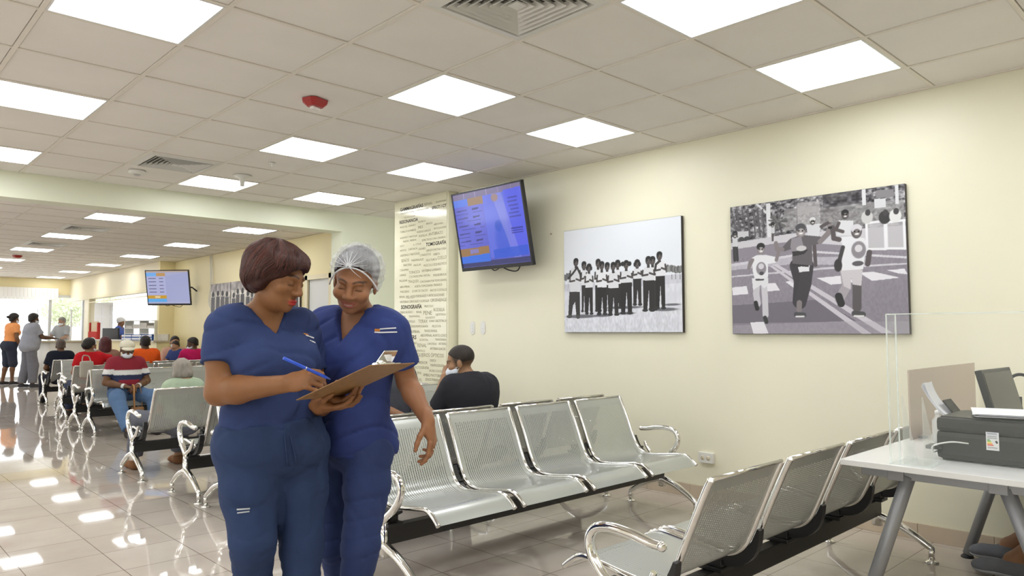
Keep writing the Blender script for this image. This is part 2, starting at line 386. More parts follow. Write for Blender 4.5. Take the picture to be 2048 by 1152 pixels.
for k, (x, y) in enumerate([(6.3, 17.4), (6.3, 19.6), (6.3, 21.8)]):  # unseen lamps added so the office reads bright through the hatch
    o = dup(proto); o.location = (x, y, CEIL); o['label'] = 'ceiling light added to brighten the office behind the hatch, ' + ['beside the yellow wall', 'over the clerk', 'beside the glass'][k]; o['group'] = 'panel lights added to brighten the office'
def ceiling_vent(label, cell, s=.298):
    t = thing('air_vent', label, 'air vent', (cell[0], cell[1], CEIL))
    m = mat('vent_white', (.74, .73, .69), .45)
    def ring(b, a, c, z0, z1):
        P = [(-a, -a, z0), (a, -a, z0), (a, a, z0), (-a, a, z0), (-c, -c, z1), (c, -c, z1), (c, c, z1), (-c, c, z1)]
        P += [(p[0], p[1], p[2]+.004) for p in P]
        b.add(P, [(0, 1, 5, 4), (1, 2, 6, 5), (2, 3, 7, 6), (3, 0, 4, 7), (8, 12, 13, 9), (9, 13, 14, 10), (10, 14, 15, 11), (11, 15, 12, 8), (0, 8, 9, 1), (1, 9, 10, 2), (2, 10, 11, 3), (3, 11, 8, 0), (4, 5, 13, 12), (5, 6, 14, 13), (6, 7, 15, 14), (7, 4, 12, 15)])
    f = MB(); ring(f, s, s-.055, .0, -.012); ring(f, s-.055, s-.062, -.012, .02); f.build('frame', m, t)
    b = MB()
    for k in range(6):
        a = s-.075-k*.034; ring(b, a, a-.024, -.014, .022)
    b.box((-.03, -.03, -.012), (.03, .03, -.004)); b.build('louvre', m, t)
    MB().box((-s+.06, -s+.06, .03), (s-.06, s-.06, .034)).build('duct_back', mat('duct_dark', (.05, .05, .05), .8), t)
    return t
ceiling_vent('large square four-way air vent between two bright panels, on the alarm-to-desk ceiling', (GX0+1.5*TILE, GY0-1.5*TILE))
ceiling_vent('square air vent beside the white smoke detector near the beam', (GX0+1.5*TILE, GY0+5.5*TILE))
for k, (x, y) in enumerate(FAR_VENTS): ceiling_vent(['air vent beyond the beam between the first two far panel lights', 'air vent beyond the beam after the second far panel light'][k], (2.71, 8.12+(int((y-8.12)/FPITCH)+.5)*FPITCH))
def fire_alarm(x, y, label, rz=.3):
    t = thing('fire_alarm', label, 'fire alarm', (x, y, CEIL-.0005), rz)
    red = mat('alarm_red', lin((168, 42, 40)), .35)
    P = [(.06*1.25, .035), (.035*1.5, .06), (-.035*1.5, .06), (-.06*1.25, .035), (-.06*1.25, -.035), (-.035*1.5, -.06), (.035*1.5, -.06), (.06*1.25, -.035)]
    b = MB(); n = 8
    V = [(p[0], p[1], 0) for p in P]+[(p[0]*.95, p[1]*.95, -.02) for p in P]+[(p[0]*.62, p[1]*.6, -.045) for p in P]
    b.add(V, [tuple(range(8)), tuple(range(16, 24))[::-1]]+[(i+o, o+8+i, o+8+(i+1) % 8, o+(i+1) % 8) for o in (0, 8) for i in range(8)]); b.build('base', red, t)
    MB().box((-.032, -.016, -.062), (.032, .016, -.044), .006).build('strobe_lens', mat('strobe_clear', (.9, .88, .84), .15), t)
fire_alarm(2.22, 4.12, 'red fire alarm with white strobe on the near ceiling'); fire_alarm(2.71, 16.5, 'small red fire alarm on the far ceiling beyond the beam')
t = thing('smoke_detector', 'round white smoke detector beside the square air vent by the beam', 'smoke detector', (2.045, 7.06, CEIL-.0005))
MB().lathe([(.0, 0), (.072, 0), (.07, -.02), (.058, -.034), (.0, -.034)][::-1]).build('housing', m_whitepl, t)
MB().lathe([(0, -.034), (.03, -.034), (.026, -.043), (0, -.043)][::-1]).build('sensor_dome', mat('sensor_grey', (.55, .54, .52), .3), t)
t = thing('ceiling_antenna', 'white dome antenna with a downward stem hanging by a panel light', 'antenna', (2.83, 6.62, CEIL-.0005))
MB().lathe([(0, 0), (.085, 0), (.078, -.008), (.035, -.024), (.022, -.06), (.018, -.1), (0, -.102)][::-1]).build('dome', m_whitepl, t)
t = thing('fire_sprinkler', 'tiny round fire sprinkler in the ceiling beyond the fire alarm', 'sprinkler', (2.8, 5.94, CEIL-.0005))
MB().lathe([(0, 0), (.03, 0), (.026, -.008), (.009, -.012), (.009, -.03), (.018, -.032), (0, -.034)][::-1], seg=14).build('sprinkler_head', m_whitepl, t)
# ---------------------------------------------------------------- waiting benches
PROF = np.array(spline([(.315, .768), (.297, .735), (.259, .65), (.222, .565), (.188, .485), (.160, .432), (.128, .400), (.085, .382), (.03, .377), (-.06, .385), (-.15, .397), (-.222, .405), (-.262, .398), (-.30, .375), (-.335, .346)], 5))
_s = np.concatenate([[0], np.cumsum(np.linalg.norm(np.diff(PROF, axis=0), axis=1))]); PL = _s[-1]
def prof_at(s): return np.interp(s, _s, PROF[:, 0]), np.interp(s, _s, PROF[:, 1])
def prof_n(s):
    y0, z0 = prof_at(s-.004); y1, z1 = prof_at(s+.004); ty, tz = y1-y0, z1-z0; l = np.hypot(ty, tz)+1e-9
    return tz/l*-1, ty/l          # normal, pointing below / behind the seat
def seat_sheet():
    V = []; Fc = []; W2 = .21; nc = 28; cw = 2*W2/nc; rp = .0086; r = .0030; idx = {}
    def vid(x, s):
        k = (round(x*20000), round(s*20000))
        if k not in idx: idx[k] = len(V); V.append((x, s))
        return idx[k]
    s0 = .058; rows = int((PL-.105-s0)/rp); s1 = s0+rows*rp
    def cell(x0, x1, a, b):
        cx, cs = (x0+x1)/2, (a+b)/2
        O = [(x0, a), (cx, a), (x1, a), (x1, cs), (x1, b), (cx, b), (x0, b), (x0, cs)]
        I = [(cx+r*math.cos(math.radians(t)), cs+r*math.sin(math.radians(t))) for t in (225, 270, 315, 0, 45, 90, 135, 180)]
        o = [vid(*p) for p in O]; q = [vid(*p) for p in I]
        for k in range(8):
            k2 = (k+1) % 8; Fc.append((o[k], o[k2], q[k2], q[k]))
    for c in range(nc):
        x0, x1 = -W2+c*cw, -W2+(c+1)*cw
        if c % 2 == 0:
            for k in range(rows): cell(x0, x1, s0+k*rp, s0+(k+1)*rp)
        else:
            for k in range(rows-1): cell(x0, x1, s0+(k+.5)*rp, s0+(k+1.5)*rp)
            for a, b in ((s0, s0+rp/2), (s1-rp/2, s1)): Fc.append((vid(x0, a), vid(x1, a), vid(x1, b), vid(x0, b)))
    for k in range(rows):
        a, b = s0+k*rp, s0+(k+1)*rp
        for sg in (-1, 1):
            e = .2455*sg; Fc.append((vid(W2*sg, a), vid(e, a), vid(e, b), vid(W2*sg, b)) if sg > 0 else (vid(e, a), vid(W2*sg, a), vid(W2*sg, b), vid(e, b)))
    for S in (list(np.linspace(0, s0, 6)), list(np.linspace(s1, PL, 10))):
        for a, b in zip(S[:-1], S[1:]): Fc.append((vid(-.2455, a), vid(.2455, a), vid(.2455, b), vid(-.2455, b)))
    P = []
    for x, s in V:
        y, z = prof_at(s); P.append((x, y, z))
    # under side, so the sheet has its thickness
    N = len(P); Q = []
    for x, s in V:
        y, z = prof_at(s); ny, nz = prof_n(s); Q.append((x, y-ny*-.0007, z-nz*-.0007))
    return P+Q, Fc+[tuple(i+N for i in f[::-1]) for f in Fc]
m_seat = mat('seat_grey_metal', (.475, .49, .46), .30, .35, coat=.3)
m_rail = mat('rail_chrome', (.8, .79, .76), .12, 1.)
def make_bench(label, group):
    t = thing('waiting_bench', label, 'bench', group=group)
    SV, SF = seat_sheet(); seat_me = None
    for k, x in enumerate((-.8475, -.2825, .2825, .8475)):
        if k == 0:
            s = mesh('seat', SV, SF, m_seat, t, True, (x, 0, 0)); seat_me = s.data
            rails = []
            for sg in (-1, 1):
                pts = [(sg*.247, y, z) for y, z in PROF]
                b = MB().tube(pts, .0125, 8)
                rails.append(b.build('edge_rail', m_rail, s))
            tb = MB().tube([(-.2455, .315, .768), (.2455, .315, .768)], .0075, 8); rails.append(tb.build('top_roll', m_rail, s))
        else:
            s = bpy.data.objects.new('seat', seat_me); link(s, t); s.location = (x, 0, 0)
            for r_ in rails:
                c = bpy.data.objects.new(r_.name.split('.')[0], r_.data); link(c, s)
    beam = MB().box((-1.165, -.028, .212), (1.165, .028, .298), .003); beam.build('beam', m_dark, t)
    sb = None
    for k in range(5):
        x = -1.13+k*.565
        if sb is None:
            b = MB(); ss = np.linspace(.30, .62, 18); top = []; bot = []
            for s_ in ss:
                y, z = prof_at(s_); ny, nz = prof_n(s_); d = .012+.036*math.sin(PI*(s_-.30)/.32)
                top.append((y+ny*.008, z+nz*.008)); bot.append((y+ny*(.008+d), z+nz*(.008+d)))
            ring = top+bot[::-1]
            for x0, x1 in ((-.017, .017),):
                n = len(top)
                V = [(x0, *p) for p in ring]+[(x1, *p) for p in ring]; m_ = len(ring)
                Fc = [(i, (i+1) % m_, m_+(i+1) % m_, m_+i) for i in range(m_)]
                for i in range(n-1):
                    Fc.append((i, i+1, m_-2-i, m_-1-i)); Fc.append((m_+i+1, m_+i, 2*m_-1-i, 2*m_-2-i))
                b.add(V, Fc)
            b.box((-.045, -.045, .297), (.045, .06, .315), .004); b.box((-.03, -.02, .31), (.03, .05, .345), .004)
            b.tube([(-.024, .15, .41), (.024, .15, .41)], .008, 8)
            sb = b.build('seat_bracket', m_black, t, (x, 0, 0))
        else:
            c = bpy.data.objects.new('seat_bracket', sb.data); link(c, t); c.location = (x, 0, 0)
    lm = gm = am = None
    for x in (-1.17, 1.17):
        if lm is None:
            b = MB(); b.tube([(0, 0, .15), (0, 0, .2), (0, 0, .335)], [.03, .027, .024], 12, flat=((1, 0, 0), .8))
            for sg in (-1, 1):
                pts = spline([(0, sg*.008, .205), (0, sg*.05, .192), (0, sg*.12, .168), (0, sg*.2, .125), (0, sg*.258, .088), (0, sg*.277, .074)], 4)
                b.tube(pts, list(np.linspace(.026, .017, len(pts))), 10)
                b.tube([(0, sg*.275, .085), (0, sg*.275, .02)], .0165, 10)
            lg = b.build('leg', m_chrome, t, (x, 0, 0)); lm = lg.data
            g = MB()
            g.lathe([(.0, 0), (.034, 0), (.034, .006), (.02, .013), (.008, .016), (.008, .03), (0, .03)], (0, 0, 0), 16); gm = None
            for sg in (-1, 1):
                if gm is None: go = g.build('foot_glide', m_chrome, lg, (0, sg*.275, 0)); gm = go.data
                else: c = bpy.data.objects.new('foot_glide', gm); link(c, lg); c.location = (0, sg*.275, 0)
            b = MB(); pts = spline([(0, .0, .325), (0, -.03, .35), (0, -.085, .395), (0, -.13, .45), (0, -.142, .5), (0, -.115, .545), (0, -.05, .563), (0, .04, .558), (0, .12, .543), (0, .17, .54)], 5)
            b.tube(pts, list(np.linspace(.021, .0165, len(pts))), 12); b.sphere((0, .172, .54), .0182, 12, 8)
            pts = spline([(0, .0, .325), (0, .04, .345), (0, .085, .37), (0, .125, .415), (0, .14, .45)], 5); b.tube(pts, list(np.linspace(.018, .011, len(pts))), 10)
            ar = b.build('armrest', m_chrome, t, (x, 0, 0)); am = ar.data
        else:
            lg = bpy.data.objects.new('leg', lm); link(lg, t); lg.location = (x, 0, 0)
            for sg in (-1, 1): c = bpy.data.objects.new('foot_glide', gm); link(c, lg); c.location = (0, sg*.275, 0)
            ar = bpy.data.objects.new('armrest', am); link(ar, t); ar.location = (x, 0, 0)
    return t
GRP = 'perforated steel waiting benches'
bench = make_bench('four-seat perforated steel bench facing the viewer, empty, before the man in black', GRP)
bench.location = (3.22, 3.06, 0)
for x, y, fl, lab in [
    (3.22, 1.605, 1, 'steel bench seen from its perforated back, beside the white desk'),
    (3.22, 3.84, 1, 'steel bench back to back with the empty pale one, seating the man in black'),
    (3.23, 5.06, 0, 'steel bench facing the viewer by the lettered pillar, behind the two nurses'),
    (3.23, 5.745, 1, 'steel bench with a chrome armrest just behind the blue nurse with the pen'),
    (3.18, 6.86, 1, 'steel bench seating the grey-haired woman in pale green'),
    (3.62, 10.07, 0, 'steel bench seating the man in the striped polo shirt'),
    (3.62, 10.745, 1, 'empty steel bench back to back with that of the striped-polo man'),
    (3.76, 12.1, 1, 'steel bench seating the woman in red'),
    (3.95, 12.95, 1, 'steel bench seating the maroon-haired woman and the man in orange'),
    (4.15, 14.1, 0, 'steel bench seating the masked woman with the boy'),
    (4.05, 14.78, 1, 'steel bench seating the man in the navy shirt, next to the counter')]:
    dup(bench, (x, y, 0), PI if fl else 0, lab)
# ---------------------------------------------------------------- raster prints: colour grids painted in numpy
class Paint:
    def __init__(s, nx, ny, bg):
        s.nx, s.ny = nx, ny; s.A = np.ones((ny, nx, 3))*np.array(bg, float)
        s.U, s.Vv = np.meshgrid(np.linspace(0, 1, nx), np.linspace(0, 1, ny))   # v runs downwards
    def blend(s, mask, c): s.A += mask[..., None]*(np.array(c if hasattr(c, '__len__') else (c, c, c), float)-s.A)
    def poly(s, P, c, a=1.):
        P = np.array(P, float); ins = np.zeros(s.U.shape, bool); n = len(P)
        lo, hi = P.min(0), P.max(0)
        j0, j1 = max(0, int(lo[0]*(s.nx-1))-1), min(s.nx, int(hi[0]*(s.nx-1))+3); i0, i1 = max(0, int(lo[1]*(s.ny-1))-1), min(s.ny, int(hi[1]*(s.ny-1))+3)
        if j1 <= j0 or i1 <= i0: return s
        u, v = s.U[i0:i1, j0:j1], s.Vv[i0:i1, j0:j1]; m = np.zeros(u.shape, bool)
        for k in range(n):
            x0, y0 = P[k]; x1, y1 = P[(k+1) % n]
            if y0 == y1: continue
            c_ = ((y0 > v) != (y1 > v)) & (u < (x1-x0)*(v-y0)/(y1-y0)+x0); m ^= c_
        ins[i0:i1, j0:j1] = m; s.blend(ins*a, c); return s
    def ell(s, cx, cy, rx, ry, c, a=1., soft=.15):
        d = np.sqrt(((s.U-cx)/rx)**2+((s.Vv-cy)/ry)**2); s.blend(np.clip((1-d)/soft+.5, 0, 1)*a, c); return s
    def limb(s, pts, w, c, asp):
        for (x0, y0), (x1, y1) in zip(pts[:-1], pts[1:]):
            dx, dy = (x1-x0)*asp, y1-y0; l2 = dx*dx+dy*dy+1e-9
            t = np.clip((((s.U-x0)*asp)*dx+(s.Vv-y0)*dy)/l2, 0, 1); d = np.hypot((s.U-x0)*asp-t*dx, s.Vv-y0-t*dy)
            s.blend(np.clip((w-d)/.004+.5, 0, 1), c)
        return s
    def noise(s, sx, sy, amp, box=(0, 0, 1, 1), seed=0):
        r = np.random.default_rng(seed); g = r.random((sy+2, sx+2))
        x = s.U*sx; y = s.Vv*sy; xi = np.minimum(x.astype(int), sx); yi = np.minimum(y.astype(int), sy); fx = x-xi; fy = y-yi
        fx = fx*fx*(3-2*fx); fy = fy*fy*(3-2*fy)
        n = (g[yi, xi]*(1-fx)+g[yi, xi+1]*fx)*(1-fy)+(g[yi+1, xi]*(1-fx)+g[yi+1, xi+1]*fx)*fy
        m = (s.U >= box[0]) & (s.U <= box[2]) & (s.Vv >= box[1]) & (s.Vv <= box[3])
        s.A += ((n-.5)*amp*m)[..., None]; return s
    def sheet(s, name, w, h, m, parent, tint=(1, 1, 1)):
        """grid in the local XZ plane, u along +x, v down from +h/2, facing -y"""
        X = (s.U-.5)*w; Z = (.5-s.Vv)*h
        V = np.stack([X, np.zeros_like(X), Z], -1).reshape(-1, 3); i = np.arange(s.nx*s.ny).reshape(s.ny, s.nx)
        Fc = np.stack([i[1:, :-1], i[1:, 1:], i[:-1, 1:], i[:-1, :-1]], -1).reshape(-1, 4)
        A = np.clip(s.A, 0, 1); A = np.where(A <= .04045, A/12.92, ((A+.055)/1.055)**2.4)*np.array(tint)
        return mesh(name, V, Fc, m, parent, False, None, A.reshape(-1, 3))
m_print = mat('photo_print', attr=True, rough=.5)
def canvas(label, y0, y1, z0, z1, X, paint, thick=.032, rough=None):
    """a photo print on a thick dark-edged panel, hung on a wall that faces -X; y1 > y0"""
    w, h = y1-y0, z1-z0
    t = thing('wall_picture', label, 'picture', (X, (y0+y1)/2, (z0+z1)/2), -PI/2, 'black and white pictures on the walls')
    MB().box((-w/2, -thick, -h/2), (w/2, -.002, h/2), .002).build('backing_panel', mat('panel_edge', (.03, .024, .026), .5), t)
    p = paint.sheet('photo_print', w-.004, h-.004, m_print, t); p.location = (0, -thick-.0008, 0)
    return t
# left picture: a row of school children on bright ground
A1 = Paint(360, 276, (.90, .915, .945)); asp = 1.31
def pq(x, y):
    u = (x-133)/900; top = 210-85*u; bot = 1010+30*u; return u, (y-top)/(bot-top)
def PQ(L): return [pq(*p) for p in L]
A1.poly([(0, .53), (1, .50), (1, 1), (0, 1)], (.80, .80, .84)).poly([(0, .60), (1, .58), (1, 1), (0, 1)], (.86, .865, .90))
A1.noise(160, 40, .10, (0, .8, 1, 1), 3).noise(60, 30, .06, (0, .55, 1, 1), 4)
for x in range(130, 180, 9): A1.ell(*pq(x, 575+RNG.uniform(-12, 12)), .012, .03, (.42, .42, .44))
for x in range(930, 1035, 9): A1.ell(*pq(x, 545+RNG.uniform(-14, 10)), .014, .03, (.45+RNG.uniform(-.1, .2),)*3)
for x in (136, 166): A1.poly(PQ([(x, 600), (x+4, 600), (x+4, 665), (x, 665)]), .55)
for x in (965, 990, 1020): A1.poly(PQ([(x, 585), (x+3, 585), (x+3, 625), (x, 625)]), .5)
for a, b, y, h in ((160, 400, 890, 14), (380, 520, 890, 10), (560, 700, 878, 10), (840, 1000, 858, 12), (910, 1020, 822, 8), (480, 760, 832, 10)):
    A1.ell((pq(a, y)[0]+pq(b, y)[0])/2, pq((a+b)/2, y)[1], (b-a)/1800, h/820, (.33, .33, .36), .85, .5)
kids = [(833, 470, 520, 625, 855, 60, 'n'), (303, 487, 520, 642, 850, 48, 'n'), (420, 472, 520, 645, 850, 52, 'n'), (493, 502, 540, 645, 850, 46, 'n'), (575, 486, 528, 640, 830, 52, 'b'),
        (722, 490, 525, 605, 812, 66, 'b'), (345, 507, 550, 662, 870, 66, 'b'), (450, 492, 545, 664, 878, 82, 'n'), (540, 502, 552, 672, 885, 86, 'n'), (640, 492, 540, 634, 878, 92, 'p'),
        (803, 468, 520, 622, 862, 88, 'n'), (882, 435, 478, 592, 846, 72, 's'), (235, 460, 502, 692, 890, 92, 'l')]
for (hx, hy, s0, s1, ft, w, kind) in kids:
    g = RNG.uniform(.10, .17)
    if kind == 'l':
        A1.poly(PQ([(178, 690), (268, 690), (266, 800), (268, 885), (236, 885), (226, 775), (208, 800), (196, 880), (166, 880), (172, 770)]), (.2, .19, .19))
        A1.ell(*pq(176, 888), .028, .016, (.3, .3, .3)).ell(*pq(250, 893), .018, .02, (.3, .3, .3))
    else:
        x = hx if kind != 's' else hx+4
        A1.poly(PQ([(x-w*.46, s1-6), (x+w*.46, s1-6), (x+w*.44, ft-10), (x+w*.10, ft-10), (x+w*.02, s1+80), (x-w*.12, ft-8), (x-w*.46, ft-8)]), (g, g*.95, g*.95))
        A1.ell(*pq(x-w*.3, ft-2), w*.24/900, .013, (.16, .16, .17)).ell(*pq(x+w*.28, ft), w*.24/900, .013, (.16, .16, .17))
    sh = .9+RNG.uniform(-.04, .04); x = hx if kind != 's' else hx+8
    if kind == 'l': x = 228
    A1.poly(PQ([(x-w*.34, s0+4), (x, s0-6), (x+w*.34, s0+4), (x+w*.5, s0+40), (x+w*.46, s1+2), (x-w*.46, s1+2), (x-w*.5, s0+40)]), (sh, sh, sh+.02))
    A1.limb([pq(x-w*.45, s0+26), pq(x-w*.5, (s0+s1)/2+14), pq(x-w*.05, (s0+s1)/2+8)], .0085, (.24, .22, .22), asp)
    A1.limb([pq(x+w*.45, s0+26), pq(x+w*.5, (s0+s1)/2+10), pq(x+w*.1, (s0+s1)/2-4)], .0085, (.26, .24, .24), asp)
    if kind == 's': A1.limb([pq(850, 545), pq(858, 500), pq(884, 475)], .011, (.2, .19, .19), asp)
    if kind == 'l': A1.limb([pq(170, 585), pq(210, 545), pq(246, 500), pq(278, 570)], .011, (.2, .19, .19), asp)
    A1.poly(PQ([(hx-8, hy), (hx+9, hy), (hx+11, s0+4), (hx-10, s0+4)]), (.22, .2, .2))
    rx, ry = 21/900*(.95 if kind != 'l' else 1.0), 32/815
    A1.ell(*pq(hx, hy), rx, ry, (.27, .25, .25)); A1.ell(*pq(hx+1, hy-13), rx*1.02, ry*.68, (.1, .1, .11))
    A1.ell(*pq(hx+4, hy+8), rx*.62, ry*.55, (.38, .35, .35))
    for e in (-6, 10): A1.ell(*pq(hx+e, hy+1), .004, .006, (.1, .1, .1))
    A1.ell(*pq(hx+3, hy+17), .006, .004, (.15, .13, .13))
    if kind == 'p':
        for e in (-26, 26): A1.ell(*pq(hx+e, hy-6), .016, .022, (.14, .14, .15))
    if kind == 'b':
        for e in (-18, 19): A1.ell(*pq(hx+e, hy+4), .01, .02, (.13, .13, .14))
canvas('black and white picture of a row of school children, hung beside the television', 3.123, 4.342, 1.237, 2.137, WALLX, A1)
# right picture: three people running hand in hand on a street
A2 = Paint(420, 330, (.60, .58, .62)); asp = 1.27
def rq(x, y):
    u = (x-94)/1232; top = 174-132*u; bot = 1056+20*u; return u, (y-top)/(bot-top)
def RQ(L): return [rq(*p) for p in L]
A2.poly([(0, 0), (1, 0), (1, .3), (0, .3)], (.44, .43, .45)).noise(46, 60, .65, (0, 0, 1, .27), 1).noise(120, 120, .4, (0, 0, 1, .26), 2)
A2.poly(RQ([(520, 190), (1318, 150), (1318, 300), (520, 345)]), (.60, .59, .60), .75).poly(RQ([(620, 150), (780, 140), (780, 300), (620, 330)]), (.70, .69, .70), .8)
A2.poly(RQ([(780, 190), (1140, 170), (1140, 280), (780, 300)]), (.52, .51, .52), .7).noise(90, 90, .16, (.4, .12, 1, .3), 8)
A2.poly(RQ([(800, 70), (1060, 60), (1060, 165), (800, 190)]), (.30, .29, .31), .7).noise(50, 50, .35, (.55, .02, .8, .13), 14)
for x, w in ((1075, 22), (1280, 20)): A2.poly(RQ([(x-w/2, 45), (x+w/2, 45), (x+w/2, 180), (x-w/2, 180)]), (.86, .86, .88))
A2.poly(RQ([(1150, 80), (1260, 76), (1260, 130), (1150, 134)]), (.52, .51, .53)).poly(RQ([(1140, 140), (1210, 137), (1210, 200), (1140, 205)]), (.84, .84, .86))
A2.poly(RQ([(384, 150), (416, 148), (418, 395), (386, 398)]), (.88, .88, .90)); A2.limb([rq(384, 215), rq(310, 150)], .008, (.85, .85, .87), asp)
for k in range(7): A2.limb([rq(140+k*38+RNG.uniform(-8, 8), 380), rq(110+k*42+RNG.uniform(-14, 14), 190)], .006+.003*(k % 2), (.35, .34, .36), asp)
for k in range(26):
    a = RNG.uniform(0, 2*PI); A2.limb([rq(470, 280), rq(470+70*math.cos(a), 280+50*math.sin(a))], .005, (.30+RNG.uniform(0, .15),)*3, asp)
A2.limb([rq(480, 290), rq(505, 385)], .007, (.28, .27, .29), asp)
A2.poly(RQ([(150, 345), (240, 340), (240, 400), (155, 405)]), (.8, .8, .82)).ell(*rq(180, 400), .02, .02, (.25, .25, .26)).ell(*rq(225, 396), .02, .02, (.25, .25, .26))
A2.poly(RQ([(94, 425), (560, 365), (1326, 330), (1326, 520), (94, 470)]), (.80, .79, .82)); A2.poly(RQ([(94, 470), (560, 420), (1326, 500), (1326, 1080), (94, 1060)]), (.555, .53, .575))
A2.poly(RQ([(94, 590), (740, 505), (1326, 560), (1326, 545), (740, 490), (94, 570)]), (.82, .81, .84)).poly(RQ([(94, 665), (900, 615), (1326, 600), (1326, 590), (900, 600), (94, 655)]), (.80, .79, .82))
A2.poly(RQ([(94, 570), (560, 530), (1100, 540), (1100, 600), (560, 580), (94, 615)]), (.80, .79, .83), .7)
A2.noise(120, 60, .05, (0, .4, 1, 1), 5).poly(RQ([(94, 860), (760, 830), (1000, 980), (94, 1000)]), (.43, .41, .45), .85)
for P in ([(96, 735), (215, 727), (228, 782), (98, 790)], [(375, 712), (440, 708), (474, 760), (372, 768)], [(515, 700), (600, 695), (660, 735), (745, 740), (590, 755)], [(745, 680), (935, 665), (1010, 715), (840, 728)], [(1030, 650), (1120, 645), (1280, 690), (1110, 708)], [(1200, 635), (1310, 630), (1326, 668), (1270, 660)], [(238, 980), (345, 978), (380, 1060), (262, 1062)]): A2.poly(RQ(P), (.90, .89, .92))
A2.poly(RQ([(420, 580), (455, 575), (1230, 1070), (1160, 1070)]), (.80, .78, .82)).poly(RQ([(400, 590), (425, 588), (1100, 1075), (1040, 1075)]), (.80, .78, .82))
A2.poly(RQ([(98, 985), (1000, 985), (1326, 990), (1326, 1076), (98, 1056)]), (.70, .68, .72), .35); A2.poly(RQ([(238, 980), (345, 978), (380, 1060), (262, 1062)]), (.90, .89, .92))
for x0, x1 in ((1085, 1200), (1208, 1316)):
    A2.poly(RQ([(x0, 305), (x1, 292), (x1, 492), (x0, 488)]), (.74, .73, .75), .8)
    A2.limb([rq(x0, 306), rq(x1, 294), rq(x1, 490), rq(x0, 486), rq(x0, 306)], .008, (.92, .92, .94), asp)
for x, y, c in ((1090, 265, .8), (1200, 270, .2), (1265, 262, .88)):
    A2.ell(*rq(x, y), .03, .045, (c,)*3).ell(*rq(x+6, y-32), .014, .022, (.25, .24, .25))
def runner(hx, hy, hr, torso, tc, limbs, legs, skin=(.30, .28, .28), hat=None):
    for pts, w, c in legs: A2.limb(RQ(pts), w, c, asp)
    A2.poly(RQ(torso), tc)
    for pts, w, c in limbs: A2.limb(RQ(pts), w, c, asp)
    A2.ell(*rq(hx, hy), hr/1232, hr*1.3/900, skin); A2.ell(*rq(hx, hy-hr*.55), hr*1.04/1232, hr*.8/900, hat or (.12, .12, .13))
    A2.ell(*rq(hx+2, hy+hr*.3), hr*.7/1232, hr*.7/900, tuple(v+.14 for v in skin)); A2.ell(*rq(hx+2, hy+hr*.55), hr*.4/1232, hr*.16/900, (.9, .9, .9))
    for e in (-.35, .4): A2.ell(*rq(hx+hr*e, hy+hr*.05), .005, .006, (.1, .1, .1))
sk = (.34, .31, .32); skl = (.52, .49, .50)
runner(948, 240, 24, [(905, 280), (1000, 285), (1005, 390), (890, 385)], (.86, .86, .88), [([(905, 300), (885, 345), (930, 360)], .012, sk)], [])
runner(725, 280, 20, [(680, 305), (790, 300), (760, 400), (690, 395)], (.84, .84, .86), [([(785, 320), (845, 290)], .012, sk)], [([(730, 400), (735, 500), (738, 590)], .013, sk)], hat=(.85, .85, .86))
runner(128, 365, 20, [(105, 380), (150, 385), (148, 450), (108, 450)], (.82, .82, .84), [], [([(118, 450), (122, 545)], .012, (.2, .2, .21)), ([(140, 450), (145, 545)], .011, (.2, .2, .21))])
runner(430, 300, 14, [(415, 310), (445, 310), (445, 360), (415, 360)], (.8, .8, .82), [], [([(430, 360), (428, 410)], .008, sk)])
runner(334, 468, 31, [(262, 530), (300, 512), (370, 510), (452, 528), (450, 566), (388, 575), (386, 660), (376, 680), (282, 682), (266, 620)], (.90, .90, .92), [([(268, 545), (236, 600), (246, 560)], .013, skl), ([(452, 548), (470, 500), (458, 450)], .013, skl)],
       [([(300, 690), (290, 780), (300, 850)], .026, (.78, .77, .80)), ([(350, 690), (358, 800), (360, 930)], .024, (.80, .79, .82)), ([(285, 845), (295, 885)], .017, (.15, .15, .16)), ([(355, 950), (365, 978)], .016, (.2, .2, .21))], skl)
A2.poly(RQ([(258, 672), (388, 672), (384, 725), (352, 745), (330, 720), (266, 756)]), (.88, .88, .90)); A2.ell(*rq(334, 606), .032, .05, (.55, .53, .56)).ell(*rq(334, 590), .018, .022, (.82, .81, .84)).ell(*rq(336, 640), .014, .014, (.28, .27, .29))
A2.poly(RQ([(285, 678), (355, 678), (352, 690), (288, 690)]), (.3, .29, .3))
runner(638, 345, 36, [(500, 460), (560, 400), (640, 375), (780, 390), (775, 440), (715, 450), (715, 590), (570, 590), (575, 470), (512, 490)], (.38, .36, .38), [([(500, 475), (458, 470), (452, 430)], .016, skl), ([(775, 425), (830, 370), (845, 320)], .019, skl)],
       [([(600, 590), (628, 700), (615, 840)], .05, (.22, .21, .23)), ([(680, 590), (660, 720), (620, 850)], .046, (.24, .23, .25)), ([(615, 850), (612, 900)], .02, skl), ([(590, 930), (645, 935)], .018, (.3, .3, .32)), ([(590, 945), (645, 945)], .006, (.9, .9, .9))], skl, (.3, .3, .32))
A2.poly(RQ([(570, 400), (640, 385), (650, 430), (668, 500), (590, 520), (560, 460)]), (.56, .54, .57)).poly(RQ([(570, 490), (690, 480), (660, 510), (580, 525)]), (.2, .19, .2)).ell(*rq(640, 470), .03, .02, (.8, .79, .8))
A2.poly(RQ([(612, 600), (695, 590), (692, 632), (620, 636)]), (.88, .88, .90)).poly(RQ([(570, 575), (690, 590), (690, 602), (570, 590)]), (.2, .19, .2))
